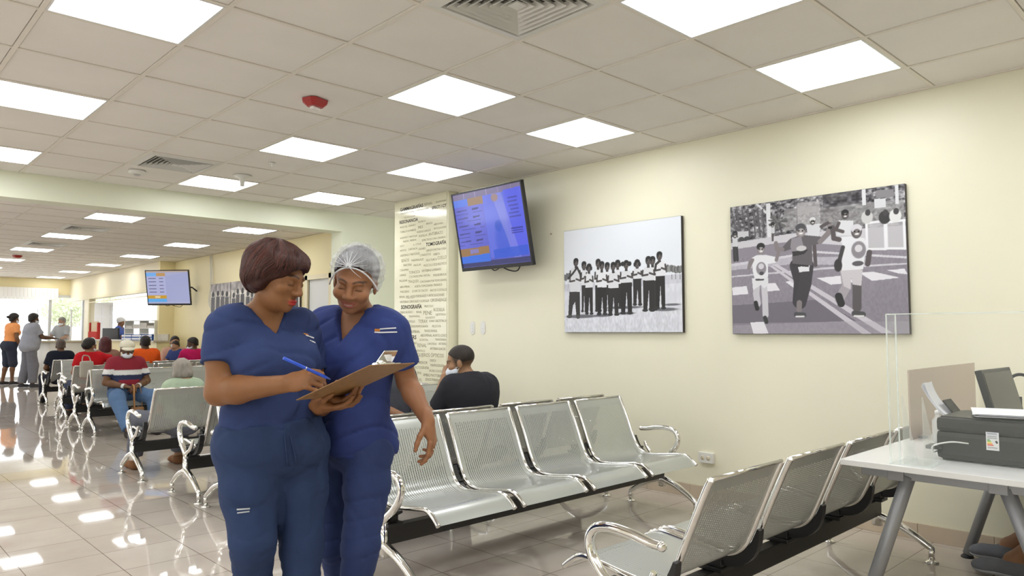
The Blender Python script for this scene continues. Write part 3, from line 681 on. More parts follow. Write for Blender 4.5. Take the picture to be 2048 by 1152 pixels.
runner(1020, 360, 35, [(905, 400), (985, 395), (1070, 410), (1105, 510), (1070, 520), (1055, 625), (915, 630), (925, 450)], (.90, .90, .92), [([(905, 415), (868, 405), (862, 330)], .017, sk), ([(1098, 510), (1085, 590)], .018, sk), ([(928, 470), (905, 550), (892, 610)], .014, (.25, .24, .25))],
       [([(935, 640), (945, 740), (895, 830)], .032, (.66, .63, .66)), ([(1010, 640), (1012, 760), (1008, 890)], .03, (.36, .34, .35)), ([(890, 810), (905, 860)], .026, (.16, .16, .17)), ([(990, 930), (1045, 938)], .019, (.3, .3, .31)), ([(990, 948), (1048, 950)], .006, (.9, .9, .9))], sk, (.84, .83, .86))
A2.poly(RQ([(908, 630), (1052, 628), (1040, 740), (985, 730), (975, 680), (970, 765), (925, 740)]), (.80, .78, .80)).ell(*rq(1030, 490), .038, .06, (.55, .53, .56)).ell(*rq(1030, 480), .02, .026, (.84, .83, .85)).ell(*rq(1022, 585), .03, .018, (.35, .34, .36)).ell(*rq(892, 595), .022, .045, (.2, .19, .2))
A2.ell(*rq(850, 275), .012, .02, (.6, .58, .58)).ell(*rq(845, 330), .012, .01, (.12, .12, .13))
canvas('black and white picture of three runners holding hands, hung above the desk', 1.526, 2.706, 1.226, 2.148, WALLX, A2)
# two prints on the yellow wall beyond the beam
def crowd(seed, n, dark=.5):
    A = Paint(140, 120, (.80, .78, .74)); r = np.random.default_rng(seed)
    A.poly([(0, 0), (1, 0), (1, .25), (0, .2)], (.66, .63, .62)).noise(14, 10, .35, (0, 0, 1, .4), seed)
    for k in range(n):
        x = (k+.6)/(n+.2)+r.uniform(-.02, .02); y = r.uniform(.22, .34); w = .8/n; c = r.uniform(.35, .55)*dark*1.6
        A.poly([(x-w*.45, y+.1), (x+w*.45, y+.1), (x+w*.5, y+.42), (x+w*.3, .92), (x-w*.3, .92), (x-w*.5, y+.42)], (c, c*.97, c*.98)); A.ell(x, y+.02, w*.32, .07, (c*.6,)*3)
        A.poly([(x-w*.3, y+.42), (x+w*.3, y+.42), (x+w*.25, .9), (x-w*.25, .9)], (c*.75,)*3)
    return A
canvas('small black and white group picture on the yellow wall, at its corner end', 12.98, 13.88, 1.42, 2.14, 5.4, crowd(3, 4))
canvas('small black and white group picture on the yellow wall, second from its corner end', 11.75, 12.96, 1.42, 2.14, 5.4, crowd(5, 6))
canvas('small black and white group picture on the yellow wall, beside the door', 10.36, 11.45, 1.42, 2.14, 5.4, crowd(9, 3, .35))
# ---------------------------------------------------------------- lettering
def lettering(name, items, m, parent, depth=.0006):
    """items: (text, x, z, size, bold, width) on the local XZ plane facing -y; one mesh"""
    V = []; Fc = []
    for (txt, x, z, size, bold, wid) in items:
        cu = bpy.data.curves.new('t', 'FONT'); cu.body = txt; cu.size = size; cu.offset = bold*size; cu.resolution_u = 2; cu.extrude = 0
        o = bpy.data.objects.new('t', cu); COL.objects.link(o); dg = bpy.context.evaluated_depsgraph_get(); me = o.evaluated_get(dg).to_mesh()
        P = np.array([v.co[:] for v in me.vertices]) if len(me.vertices) else np.zeros((0, 3)); fs = [tuple(p.vertices) for p in me.polygons]
        o.evaluated_get(dg).to_mesh_clear(); COL.objects.unlink(o); bpy.data.objects.remove(o); bpy.data.curves.remove(cu)
        if not len(P): continue
        x0, x1 = P[:, 0].min(), P[:, 0].max(); k = wid/(x1-x0) if wid else 1
        n = len(V); V += [(x+(p[0]-x0)*k, 0, z+p[1]) for p in P]; Fc += [tuple(i+n for i in f) for f in fs]
    return mesh(name, V, Fc, m, parent)
# ---------------------------------------------------------------- lettered pillar panel
def plane_x(px, py, X):
    d = CF+CR*(px-1024)/FPX+CU*(576-py)/FPX; k = X/d[0]; return d[1]*k, CAMZ+d[2]*k
sign = thing('wall_sign', 'glossy cream panel of grey and black medical words on the pillar', 'sign', (4.718, 6.39, 1.75), -PI/2)
MB().box((-.47, -.004, -1.1), (.47, 0, .955)).build('panel', mat('gloss_cream', lin((238, 234, 208)), .13, coat=.25), sign)
R5 = [('GAMMAGRAFÍAS', 118, 382, 248, 40, 1), ('RENAL', 398, 490, 182, 34, 0), ('PULMONAR', 530, 650, 152, 22, 0), ('SPECT / CT', 483, 650, 224, 34, 1), ('TIROIDES CON', 120, 275, 285, 18, 0), ('CAPTACION', 300, 440, 246, 18, 0), ('TESTICULAR', 160, 290, 330, 18, 0),
('RESONANCIA', 112, 322, 393, 40, 1), ('MUÑECA', 325, 410, 380, 22, 0), ('BRAZO', 420, 490, 400, 24, 0), ('ABDOMEN', 505, 610, 408, 22, 0), ('BASE DEL CRANEO', 118, 295, 442, 23, 0), ('PIES', 325, 380, 447, 32, 0), ('TOBILLO HOMBROS', 118, 300, 498, 24, 0), ('HUESOS LARGOS', 310, 470, 498, 24, 0), ('ARTICULACIONES', 505, 650, 457, 23, 0),
('AUDITIVO Y MASTOIDE', 118, 315, 567, 23, 0), ('RODILLAS', 335, 430, 545, 28, 0), ('ANTEBRAZO', 445, 610, 528, 36, 0), ('RADIO. PIERNA', 155, 305, 605, 23, 0), ('ESPECTROSCOPIA CEREBRAL', 370, 645, 592, 24, 0), ('OIDO', 115, 165, 660, 24, 0), ('A. COXA', 268, 360, 642, 24, 0), ('TOMOGRAFÍA', 415, 648, 650, 42, 1),
('APOYO', 115, 190, 712, 24, 0), ('CARDIACA', 210, 315, 697, 26, 0), ('CRANEO', 328, 412, 694, 26, 0), ('DENSITOMETRIA OSEA', 420, 648, 712, 26, 0), ('AUDITIVOS Y MASTOIDES', 118, 342, 770, 26, 0), ('CONDUCTOS', 345, 472, 765, 26, 0), ('ORBITA', 500, 575, 755, 26, 0),
('SENOS', 130, 220, 833, 36, 0), ('PARANASALES', 248, 388, 825, 27, 0), ('SILLA TURCA', 418, 540, 822, 27, 0), ('CUELLO', 548, 650, 800, 38, 0), ('PAROTIDA', 158, 250, 880, 26, 0), ('MAXILAR', 275, 355, 880, 26, 0), ('MUSCULO ESQUELETICO', 390, 650, 885, 29, 0), ('COLUMNA', 115, 215, 938, 25, 0),
('TORACICA', 220, 345, 968, 34, 0), ('VERTEBRAS LUMBARES', 365, 590, 946, 28, 0), ('LARINGE', 115, 185, 995, 26, 0), ('COLONOSCOPIA VIRTUAL', 220, 465, 1014, 27, 0), ('MANDIBULA', 500, 650, 996, 29, 0), ('PALADAR', 110, 200, 1060, 26, 0), ('TRAQUEA', 210, 330, 1072, 34, 0), ('CORONARIA POR TOMOGRAFIA', 345, 650, 1070, 26, 0), ('ABDOMINAL', 115, 230, 1130, 26, 0), ('AORTA TOMOGRAFIA TRIFASICA', 285, 600, 1124, 27, 0)]
R6 = [('PANCREAS', 115, 210, 88, 26, 0), ('SCORE DE CALCIO', 245, 412, 80, 26, 0), ('ARCOS COSTALES', 440, 622, 72, 26, 0), ('RENAL', 105, 165, 143, 25, 0), ('PELVIS', 178, 258, 150, 34, 0), ('EXTREMIDADES Y ARTICULACIONES', 262, 595, 138, 28, 0), ('VERTEBRAS CERVICALES Y DORSALES', 110, 430, 200, 27, 0), ('OROFARINGE', 447, 620, 186, 38, 0), ('SONOGRAFÍA', 122, 350, 264, 44, 1), ('MUSCULO', 380, 475, 246, 26, 0),
('TEJIDO BLANDO', 110, 250, 312, 26, 0), ('RENAL', 290, 350, 308, 25, 0), ('PENE', 368, 460, 328, 46, 0), ('RODILLA', 480, 600, 290, 38, 0), ('PELVIS', 112, 170, 358, 24, 0), ('TRANSVAGINAL', 208, 330, 356, 24, 0), ('OBSTETRICA', 500, 612, 338, 25, 0), ('ESQUELETICO', 392, 495, 368, 21, 0), ('TIROIDES', 110, 165, 405, 22, 0), ('TESTICULO', 182, 275, 412, 25, 0), ('TORAX', 312, 412, 418, 40, 0), ('SONO OBSTETRICA', 430, 620, 408, 27, 0),
('ABDOMEN', 110, 205, 458, 25, 0), ('SONOMAMOGRAFIA', 228, 418, 466, 26, 0), ('PROSTATA', 465, 560, 465, 26, 0), ('TRANSABDOMINAL', 120, 328, 525, 32, 0), ('TRANSCRANEAL', 375, 522, 516, 28, 0), ('DOPPLERS', 118, 290, 592, 44, 1), ('ABDOMINAL AORTO-CAVO', 335, 622, 566, 29, 0), ('ESCROTAL', 328, 420, 613, 25, 0), ('TRANSCRANEAL', 497, 620, 610, 25, 0), ('MIEMBROS INFERIORES', 110, 293, 646, 25, 0), ('CAROTIDAS', 412, 512, 656, 25, 0), ('ARTERIAL', 535, 618, 656, 25, 0), ('RENAL', 303, 402, 680, 42, 0),
('ARTERIAS ILIACAS', 440, 610, 710, 27, 0), ('VENA PORTA HEPATICO', 140, 385, 728, 25, 0), ('RAYOS-X', 122, 258, 790, 40, 1), ('AGUJEROS ÓPTICOS', 280, 590, 783, 40, 0), ('SUPERIOR E INFERIOR', 150, 412, 855, 32, 0), ('ORBITA', 438, 505, 841, 28, 0), ('GALACTOGRAFIA', 230, 428, 913, 32, 0), ('MAMOGRAFIA', 447, 600, 893, 29, 0), ('CADERA', 250, 345, 975, 30, 0), ('SACRO COCCIX', 432, 585, 951, 26, 0), ('AMBAS MASTOIDES', 365, 575, 1000, 33, 0), ('DORSAL', 260, 352, 1046, 33, 0), ('SENOS PARANASALES', 388, 610, 1049, 32, 0)]
bold, thin = [], []
for rows, sc, oy in ((R5, 5.757, 380), (R6, 5.486, 570)):
    for txt, x0, x1, yb, cap, bd in rows:
        ya, za = plane_x(780+x0/sc, oy+yb/sc, 4.714); yb_, _ = plane_x(780+x1/sc, oy+yb/sc, 4.714)
        (bold if bd else thin).append((txt, -(ya-6.39), za-1.75, cap/sc*.00541/.73, .022 if bd else -.004, ya-yb_))
o = lettering('lettering', thin, mat('letter_grey', lin((146, 140, 112)), .5), sign); o.location = (0, -.0055, 0)
for it in bold:
    o = lettering('bold_heading', [it], mat('letter_black', lin((38, 32, 30)), .5), sign); o.location = (0, -.0055, 0)
# ---------------------------------------------------------------- televisions
def television(label, loc, rz, w, h, paint, glow, arm, tilt=.2):
    t = thing('television', label, 'television', loc, rz); t.rotation_euler = (tilt, 0, rz)
    b = MB(); f = .016; m = mat('tv_bezel', (.025, .025, .028), .25)
    b.box((-w/2, -.012, -h/2-.035), (w/2, .03, -h/2), .003); b.box((-w/2, -.012, h/2-f), (w/2, .03, h/2), .003)
    b.box((-w/2, -.012, -h/2), (-w/2+f, .03, h/2-f), .003); b.box((w/2-f, -.012, -h/2), (w/2, .03, h/2-f), .003); b.build('bezel', m, t)
    hb = MB(); hb.box((-w/2+.01, .0, -h/2-.02), (w/2-.01, .034, h/2-.005), .006); hb.box((-w/2+.1, .03, -h/2+.05), (w/2-.1, .065, h*.15), .02); hb.build('back_housing', m_black, t)
    s = paint.sheet('screen', w-2*f, h-f, mat('screen_glow_%.2f' % glow, attr=True, rough=.08, emit=glow), t, (1, 1, 1)); s.location = (0, -.004, -f/2)
    br = MB(); br.box((-.12, .064, -.1), (.12, .08, .1), .003)
    for p in arm: br.tube(p, .016, 8)
    br.build('wall_bracket', m_black, t)
    c = MB(); c.tube(spline([(-.2+w*.2, .04, -h/2), (-.1+w*.2, .05, -h/2-.06), (.02+w*.2, .06, -h/2-.075), (.06+w*.2, .09, -h/2+.02)], 6), .006, 6)
    c.tube(spline([(-.14, .04, -h/2), (-.08, .04, -h/2-.055), (.0, .05, -h/2-.03)], 6), .005, 6); c.build('cable', m_black, t)
    return t
S1 = Paint(200, 150, (.40, .42, .83))
S1.noise(3, 3, .14, seed=1)
S1.poly([(0, 0), (1, 0), (1, .075), (0, .075)], (.50, .46, .60)).poly([(0, .93), (1, .93), (1, 1), (0, 1)], (.24, .25, .45))
for x in (.17, .34, .51, .68, .86): S1.poly([(x, 0), (x+.008, 0), (x+.008, .075), (x, .075)], (.62, .58, .74))
S1.poly([(0, .075), (.22, .075), (.22, .17), (0, .17)], (.36, .50, .92)).poly([(.22, .075), (.45, .075), (.45, .175), (.22, .175)], (.62, .50, .38))
S1.poly([(.45, .075), (.75, .075), (.75, .9), (.45, .9)], (.42, .50, .95), .55).poly([(.75, .06), (1, .05), (1, .9), (.75, .9)], (.36, .40, .92))
S1.ell(.62, .5, .05, .075, (.22, .36, .80), .8, .4).ell(.65, .70, .10, .2, (.24, .36, .84), .6, .5)
S1.poly([(.58, .08), (.72, .08), (.88, .93), (.78, .93)], (.62, .62, .90), .45).ell(.62, .13, .05, .05, (.66, .52, .42), .8, .4)
for k in range(5):
    y = .22+k*.105
    S1.poly([(.03, y), (.19, y-.005), (.19, y+.012), (.03, y+.017)], (.30, .31, .58)).poly([(.27, y-.005), (.37, y-.01), (.37, y+.014), (.27, y+.019)], (.26, .27, .52))
    S1.poly([(.0, y+.055), (.42, y+.045), (.42, y+.05), (.0, y+.06)], (.27, .28, .52))
S1.poly([(.0, .745), (.44, .735), (.44, .835), (.0, .85)], (.62, .48, .33)).poly([(.15, .765), (.28, .76), (.28, .815), (.15, .82)], (.55, .52, .75)).poly([(.0, .85), (.44, .835), (.44, .94), (.0, .94)], (.25, .46, .90))
for k, (a, b_) in enumerate([(.80, .93), (.79, .92), (.80, .93), (.82, .93), (.79, .93), (.79, .95)]):
    y = .16+k*.048; S1.poly([(a, y), (b_, y), (b_, y+.02), (a, y+.02)], (.24, .26, .62), .7)
for y in (.55, .58, .61): S1.poly([(.79, y), (.95, y), (.95, y+.014), (.79, y+.014)], (.20, .22, .58), .8)
S1.poly([(.5, .8), (.98, .78), (.98, .91), (.5, .92)], (.20, .36, .84), .8)
television('near wall television showing a blue queue screen, tilted over the lettered pillar', (4.525, 5.03, 2.23), -PI/2, .98, .73, S1, .80, [[(0, .07, 0), (.06, .19, -.03), (.0, .27, .04)]])
S2 = Paint(120, 90, (.66, .67, .80)); S2.poly([(0, .0), (1, 0), (1, .04), (0, .04)], (.70, .62, .55))
S2.poly([(0, .06), (.24, .06), (.24, .16), (0, .16)], (.45, .68, .92)).poly([(.24, .06), (.45, .06), (.45, .16), (.24, .16)], (.74, .58, .36)).poly([(.0, .16), (.45, .16), (.45, .75), (0, .75)], (.68, .69, .84))
for k in range(5): S2.poly([(.05, .22+k*.105), (.22, .22+k*.105), (.22, .24+k*.105), (.05, .24+k*.105)], (.33, .33, .45)).poly([(.3, .22+k*.105), (.4, .22+k*.105), (.4, .24+k*.105), (.3, .24+k*.105)], (.36, .36, .48))
S2.poly([(0, .75), (.45, .75), (.45, .85), (0, .85)], (.78, .60, .16)).poly([(.17, .775), (.30, .775), (.30, .825), (.17, .825)], (.9, .8, .6)).poly([(0, .85), (.45, .85), (.45, .95), (0, .95)], (.36, .66, .90)).poly([(.45, .16), (1, .04), (1, .95), (.45, .95)], (.63, .65, .80))
television('far wall television with a pale queue screen, on the yellow wall over the counter end', (4.92, 14.86, 2.125), math.radians(-47.9), .88, .66, S2, .85, [[(.1, .07, -.05), (.35, .25, -.05), (.52, .09, -.1)]])
cd = MB()
for k in range(3): cd.tube(spline([(5.385, 14.0-.05*k, 2.7), (5.385, 13.95-.06*k, 2.2), (5.385, 14.02-.05*k, 1.8), (5.385, 13.8-.05*k, 1.62)], 5), .006, 6)
tag(cd.build('hanging_cable', m_white), 'pale cables running down the yellow wall beside the far television', 'cable')
# ---------------------------------------------------------------- switch plates, socket, wall bits
for k, (y, lab) in enumerate([(5.625, 'oval white three-button switch plate under the near television, next to the pillar'), (5.465, 'oval white single-button switch plate under the near television, toward the pictures')]):
    t = thing('switch_plate', lab, 'light switch', (WALLX, y, 1.283), -PI/2, 'switch plates under the television')
    pl = []
    for a in range(28):
        an = 2*PI*a/28; pl.append((.036*math.copysign(abs(math.cos(an))**.8, math.cos(an)), 0, .068*math.copysign(abs(math.sin(an))**.62, math.sin(an))))
    MB().prism([(p[0], -.008, p[2]) for p in pl], (0, .0075, 0)).build('plate', m_whitepl, t)
    for z in ((-.03, 0, .03) if k == 0 else (.004,)):
        MB().box((-.014, -.0125, z-.011), (.014, -.008, z+.011), .002).build('switch_button', m_white, t)
t = thing('wall_socket', 'cream double wall socket low on the wall above the skirting', 'wall socket', (WALLX, 2.95, .31), -PI/2)
MB().box((-.06, -.03, -.038), (.06, -.0005, .038), .003).build('plate', m_whitepl, t)
b = MB()
for x in (-.024, .024):
    b.lathe([(0, -.032), (.0165, -.032), (.0165, -.029), (0, -.029)], (x, 0, 0), 16, 'y')
b.build('socket_face', mat('socket_ivory', lin((228, 218, 190)), .3), t)
b = MB()
for x in (-.024, .024):
    for dx, dz in ((-.006, .005), (.006, .005), (0, -.007)): b.box((x+dx-.0012, -.0335, dz-.004), (x+dx+.0012, -.031, dz+.004))
b.build('socket_slot', m_black, t)
tag(MB().lathe([(0, -.012), (.006, -.012), (.007, 0), (0, 0)], (0, 0, 0), 10, 'y').build('wall_screw', mat('rusty', lin((170, 140, 120)), .6), None, (WALLX-.0005, 4.523, 2.134), None, (0, 0, -PI/2)), 'tiny bare screw in the wall between television and picture', 'screw')
# ---------------------------------------------------------------- desk and what stands on it
DZ = .74
dk = thing('desk', 'white-topped desk on grey slanted metal legs before the picture wall', 'desk', (3.875, .842, 0))
m_alu = mat('grey_powder_coat', lin((150, 151, 154)), .38, .35)
MB().box((-.9, -.38, DZ-.022), (.9, .38, DZ), .002).build('desktop', mat('desk_white', (.83, .83, .82), .22), dk)
f = MB(); f.box((-.8, -.33, DZ-.062), (.8, -.29, DZ-.0225)); f.box((-.8, .29, DZ-.062), (.8, .33, DZ-.0225))
for x in (-.80, .76): f.box((x-.02, -.33, DZ-.064), (x+.02, .33, DZ-.0225), .003); f.box((x-.028, -.17, DZ-.07), (x+.028, -.11, DZ-.0225), .003); f.box((x-.028, .17, DZ-.07), (x+.028, .23, DZ-.0225), .003)
f.build('frame', m_alu, dk)
for x in (-.80, .76):
    for sg in (-1, 1):
        l = MB().tube([(x, sg*.16, DZ-.05), (x, sg*.38, .02)], .0265, 14).build('leg', m_alu, dk)
        MB().lathe([(0, 0), (.032, 0), (.032, .008), (.02, .02), (0, .02)], (x, sg*.383, 0), 14).build('foot_cap', m_black, l)
pr = thing('printer', 'charcoal inkjet printer with paper in its tray, on the desk', 'printer', (3.42, .785, DZ))
m_char = mat('charcoal_plastic', lin((44, 42, 41)), .5, bump=.2, bscale=900, bdist=.0004)
b = MB(); b.box((-.19, -.165, .006), (.19, .165, .115), .02); b.box((-.188, -.163, .112), (.188, .163, .168), .016); b.build('body', m_char, pr)
MB().box((-.17, -.14, .166), (.12, .15, .172), .003).build('scanner_lid', mat('dark_lid', lin((36, 35, 35)), .4), pr)
MB().box((-.16, -.15, 0), (.16, .15, .008)).build('base', m_black, pr)
tr = MB(); tr.prism([(.0, .12, .13), (.10, .12, .13), (.10, .185, .22), (.0, .185, .22)], (0, .006, -.004)); tr.build('rear_tray', m_char, pr)
lb = Paint(40, 64, (.9, .9, .9))
lb.poly([(0, 0), (1, 0), (1, .18), (0, .18)], (.86, .87, .9))
for k, c in enumerate([(.15, .55, .25), (.45, .7, .2), (.93, .85, .2), (.93, .55, .15), (.85, .2, .15)]): lb.poly([(.1, .40+k*.075), (.3+k*.07, .40+k*.075), (.3+k*.07, .46+k*.075), (.1, .46+k*.075)], c)
for y in (.06, .12, .22, .28, .33, .84, .9): lb.poly([(.1, y), (.85, y), (.85, y+.02), (.1, y+.02)], (.45, .46, .5))
lb.poly([(.68, .5), (.8, .44), (.9, .5), (.9, .6), (.8, .62)], (.2, .2, .2))
l = lb.sheet('energy_label', .042, .068, mat('label_print', attr=True, rough=.4), pr); l.location = (-.1907, -.03, .092); l.rotation_euler = (0, 0, -PI/2)
MB().tube(spline([(-.192, .05, .075), (-.23, .10, .08), (-.235, .16, .06), (-.20, .17, .03), (-.16, .17, .03)], 6), .003, 6).build('usb_cable', m_white, pr)
MB().box((-.2, .14, .04), (-.13, .20, .055), .004).build('plug', m_black, pr)
m_paper = mat('paper', (.84, .85, .9), .7)
rng = np.random.default_rng(4)
def paper_sheets(name, label, n, w, h, loc, rot, bend=0., dz=.0016, jit=.01):
    b = MB()
    for k in range(n):
        dx, dy, a = rng.uniform(-jit, jit, 2).tolist()+[rng.uniform(-.05, .05)]
        V = []; Fc = []; m = 10
        for i in range(m+1):
            u = i/m-.5
            for j in (-.5, .5):
                x, y = u*h, j*w; V.append((dx+x*math.cos(a)-y*math.sin(a), dy+x*math.sin(a)+y*math.cos(a), k*dz+bend*(u*2)**2*(1+.2*k)))
        N = len(V); V += [(p[0], p[1], p[2]+dz*.8) for p in V]
        for i in range(m): Fc += [(2*i, 2*i+1, 2*i+3, 2*i+2), (N+2*i, N+2*i+2, N+2*i+3, N+2*i+1), (2*i, 2*i+2, N+2*i+2, N+2*i), (2*i+1, N+2*i+1, N+2*i+3, 2*i+3)]
        Fc += [(0, N, N+1, 1), (2*m, 2*m+1, N+2*m+1, N+2*m)]
        b.add(V, Fc, False)
    o = b.build(name, m_paper, None, loc, None, rot); return o
tag(paper_sheets('paper_stack', '', 5, .2, .27, (3.38, .745, DZ+.1735), (.0, .0, .25), .006), 'loose white papers lying on top of the printer', 'paper')
tag(paper_sheets('paper_stack', '', 6, .10, .18, (3.44, 1.0, DZ+.20), (math.radians(0), math.radians(-54), PI/2), .010, .0014, .002), 'blue-white paper standing in the rear tray of the printer', 'paper')
# acrylic guard
m_acr = see_through('clear_acrylic', (.86, .92, .88), .045, .03); m_edge = see_through('acrylic_edge', (.9, .97, .93), .5, .1)
g = thing('acrylic_guard', 'clear acrylic guard standing on the desk corner before the printer', 'screen guard', (3.03, .6, DZ))
b = MB(); b.box((0, -.42, 0), (.004, .45, .575)); b.box((.004, .446, 0), (.10, .45, .575)); b.build('sheet', m_acr, g)
e = MB()
for a, c in (((0, .4475, 0), (0, .4525, .575)), ((.1, .4475, 0), (.1, .4525, .575)), ((0, -.42, .573), (0, .45, .577)), ((0, .447, .573), (.1, .451, .577))):
    e.box((a[0]-.002, a[1], a[2]), (c[0]+.002, c[1], c[2]))
e.build('bright_edge', m_edge, g)
for y in (.33, .40):
    MB().prism([(.004, y, 0), (.15, y, 0), (.004, y, .26)], (0, .005, 0)).build('fin', see_through('acrylic_fin', (.9, .95, .92), .22, .05), g)
MB().box((-.03, .3, .0003), (.17, .445, .005)).build('foot', see_through('acrylic_foot', (.9, .95, .92), .4, .05), g)
# privacy panel, monitor, headset, bottle
t = thing('desk_divider', 'translucent pinkish beige divider panel on the far side of the desk', 'divider', (4.12, 1.19, DZ))
MB().box((-.42, 0, 0), (.66, .006, .325)).build('panel', see_through('pink_panel', lin((206, 186, 172)), .62, .3), t)
b = MB()
for x in (-.3, .3): b.box((x-.02, -.03, .0002), (x+.02, .036, .012), .003)
b.build('clamp', m_alu, t)
t = thing('monitor', 'black computer monitor turned toward the seated worker on the desk', 'monitor', (3.92, .815, DZ), math.radians(-3))
for nm, lo_, hi_, bv, m_ in (('casing', (-.205, -.006, .06), (.205, .022, .345), .006, m_black), ('screen', (-.188, -.0072, .08), (.188, -.0058, .328), 0, mat('monitor_screen', (.022, .020, .018), .22)), ('back_panel', (-.12, .0215, .1), (.12, .04, .28), .008, m_black)):
    MB().box(lo_, hi_, bv).build(nm, m_, t, None, None, (-.245, 0, 0))
b = MB(); b.box((-.03, .02, .01), (.03, .06, .10), .004); b.box((-.1, -.06, 0.0003), (.1, .11, .012), .004); b.build('stand', m_black, t)
t = thing('headset', 'black headset on a small stand beside the desk monitor', 'headset', (4.33, .885, DZ+.2003), math.radians(-40))
MB().tube([(.08*math.cos(a), 0, .09*math.sin(a)) for a in np.linspace(-.3, PI+.3, 20)], .008, 8).build('headband', m_black, t)
for sg in (-1, 1): MB().lathe([(0, -.018), (.035, -.018), (.038, 0), (.035, .018), (0, .018)], (sg*.075, 0, -.03), 16, 'x').build('earcup', m_black, t)
MB().tube([(0, 0, -.2), (0, 0, -.02)], .006, 8).lathe([(0, -.2), (.06, -.2), (.06, -.19), (0, -.19)]).build('stand', m_black, t)
t = thing('sanitiser_bottle', 'small clear pump bottle beside the divider on the desk', 'bottle', (3.72, 1.08, DZ))
MB().lathe([(0, 0), (.026, 0), (.026, .10), (.012, .118), (.012, .13), (0, .13)]).build('bottle_body', see_through('clear_plastic', (.9, .93, .92), .35, .1), t)
MB().lathe([(0, .13), (.013, .13), (.013, .145), (.005, .147), (.005, .165), (0, .165)]).box((-.005, -.004, .163), (.04, .004, .172)).build('pump', m_white, t)
# ---------------------------------------------------------------- reception counter
m_gran = mat('granite', lin((196, 186, 164)), .2, var=.25, vscale=40)
ct = thing('reception_counter', 'long reception counter with granite top and yellow front along the hatch', 'counter', (4.95, 17.75, 0))
MB().box((-.09, -2.5, 0), (.14, 2.4, 1.04)).build('front_panel', m_yel, ct)
MB().box((-.17, -2.55, 1.04), (.145, 2.45, 1.075), .004).build('countertop', m_gran, ct)
MB().box((.115, -2.52, 1.075), (.145, -1.9, 1.2)).build('splashback', m_gran, ct)
dk2 = thing('reception_desk', 'white-fronted reception desk by the entrance where two visitors stand', 'desk', (4.28, 20.6, 0))
MB().box((-.5, -.3, 0), (.55, .3, 1.0), .01).build('front_panel', mat('gloss_white', (.82, .82, .82), .15), dk2)
MB().box((-.56, -.36, 1.0), (.6, .36, 1.04), .004).build('countertop', m_gran, dk2)
MB().lathe([(.22, 0), (.22, 1.0)], (-.35, -.12, 0), 20).build('rounded_end', mat('gloss_white', (.82, .82, .82), .15), dk2)
t = thing('counter_shield', 'clear acrylic shield standing on the white reception desk', 'screen guard', (4.3, 20.3, 1.04))
MB().box((-.52, 0, 0), (.5, .006, .75)).build('sheet', see_through('clear_acrylic', (.86, .92, .88), .09, .03), t)
for a_, b_ in ((-.53, -.515), (.17, .2)): MB().box((a_, -.012, 0), (b_, .012, .75)).build('post', mat('white_trim', (.85, .86, .86), .3), t)
t = thing('brochure_holder', 'red brochure holder on the counter next to the acrylic shield', 'brochure holder', (4.86, 19.75, 1.0755), math.radians(-60))
b = MB(); b.box((-.13, -.05, 0), (.13, .05, .18)); b.box((-.13, .03, .18), (.13, .05, .40)); b.box((-.13, -.03, .18), (-.11, .05, .40)); b.box((.11, -.03, .18), (.13, .05, .40)); b.build('holder_body', mat('holder_red', lin((200, 40, 28)), .4), t)
MB().box((-.1, .0, .18), (.1, .026, .43)).build('leaflet', mat('cream_paper', lin((236, 220, 190)), .7), t)
t = thing('paper_rack', 'open rack of pale paper trays on the counter before the hairnet clerk', 'rack', (4.95, 16.35, 1.0755), math.radians(-62))
b = MB()
for z in (.13, .24, .40): b.box((-.4, -.12, z), (.4, .12, z+.012))
for x in (-.4, .0, .388): b.box((x, -.12, 0), (x+.012, .12, .40))
b.build('frame', m_white, t)
for k in range(4): MB().box((-.38+k*.19, -.10, .252), (-.21+k*.19, .10, .252+.05+.03*(k % 3))).build('paper_pile', mat('grey_paper', (.6, .57, .52), .7), t)
t = None
for k in range(6):
    x = -.38+(k % 3)*.3; z = 0.0005 if k < 3 else .062
    tt = thing('file_folder', ['blue file folders stacked under the paper rack, lower layer', 'blue file folders stacked under the paper rack, upper layer'][k//3], 'folder', (4.95+x*math.cos(math.radians(-62))*.9, 16.35+x*math.sin(math.radians(-62))*.9, 1.0755+z), math.radians(-62), 'blue folders %s' % ('below' if k < 3 else 'above'))
    MB().box((-.13, -.11, 0), (.13, .11, .06), .004).build('cover', mat('folder_blue', lin((58, 104, 178)), .4), tt)
    MB().box((-.125, -.116, .012), (.125, -.108, .048)).build('pages', m_paper, tt)
t = thing('monitor', 'dark computer screen on the counter behind the notice board', 'monitor', (5.28, 19.95, .981), math.radians(-70))
MB().box((-.3, -.02, .02), (.3, .02, .36), .006).build('casing', m_black, t); MB().box((-.05, -.05, 0), (.05, .05, .04)).build('stand', m_black, t)
t = thing('notice_board', 'white notice board of papers standing inside the hatch', 'notice board', (5.30, 20.75, 1.0), math.radians(-66))
MB().box((-.32, 0, 0), (.32, .02, 1.0)).build('board', mat('board_white', (.8, .8, .82), .4), t)
for k in range(6): MB().box((-.28+(k % 2)*.3, -.006, .08+(k//2)*.3), (-.05+(k % 2)*.3, -.0005, .32+(k//2)*.3)).build('notice', mat('notice_paper', (.62, .66, .76) if k % 2 else (.8, .8, .8), .6), t)
for y, z0, z1, w in ((18.2, 1.45, 2.0, .5), (17.4, 1.5, 2.0, .5), (16.6, 1.5, 1.95, .3)):
    t = thing('wall_cabinet', 'white cabinet door high on the office wall, %s' % {18.2: 'behind the clerk', 17.4: 'in the middle of three', 16.6: 'beside the far television'}[y], 'cabinet', (7.2, y+2.5, z0), 0)
    MB().box((-.02, -w/2, 0), (.09, w/2, z1-z0), .004).build('body', mat('cabinet_white', (.74, .76, .78), .3), t)
    MB().box((-.03, -w/2, 0), (-.02, -w/2+.05, z1-z0)).build('edge_strip', mat('wood_edge', lin((150, 104, 70)), .5), t)
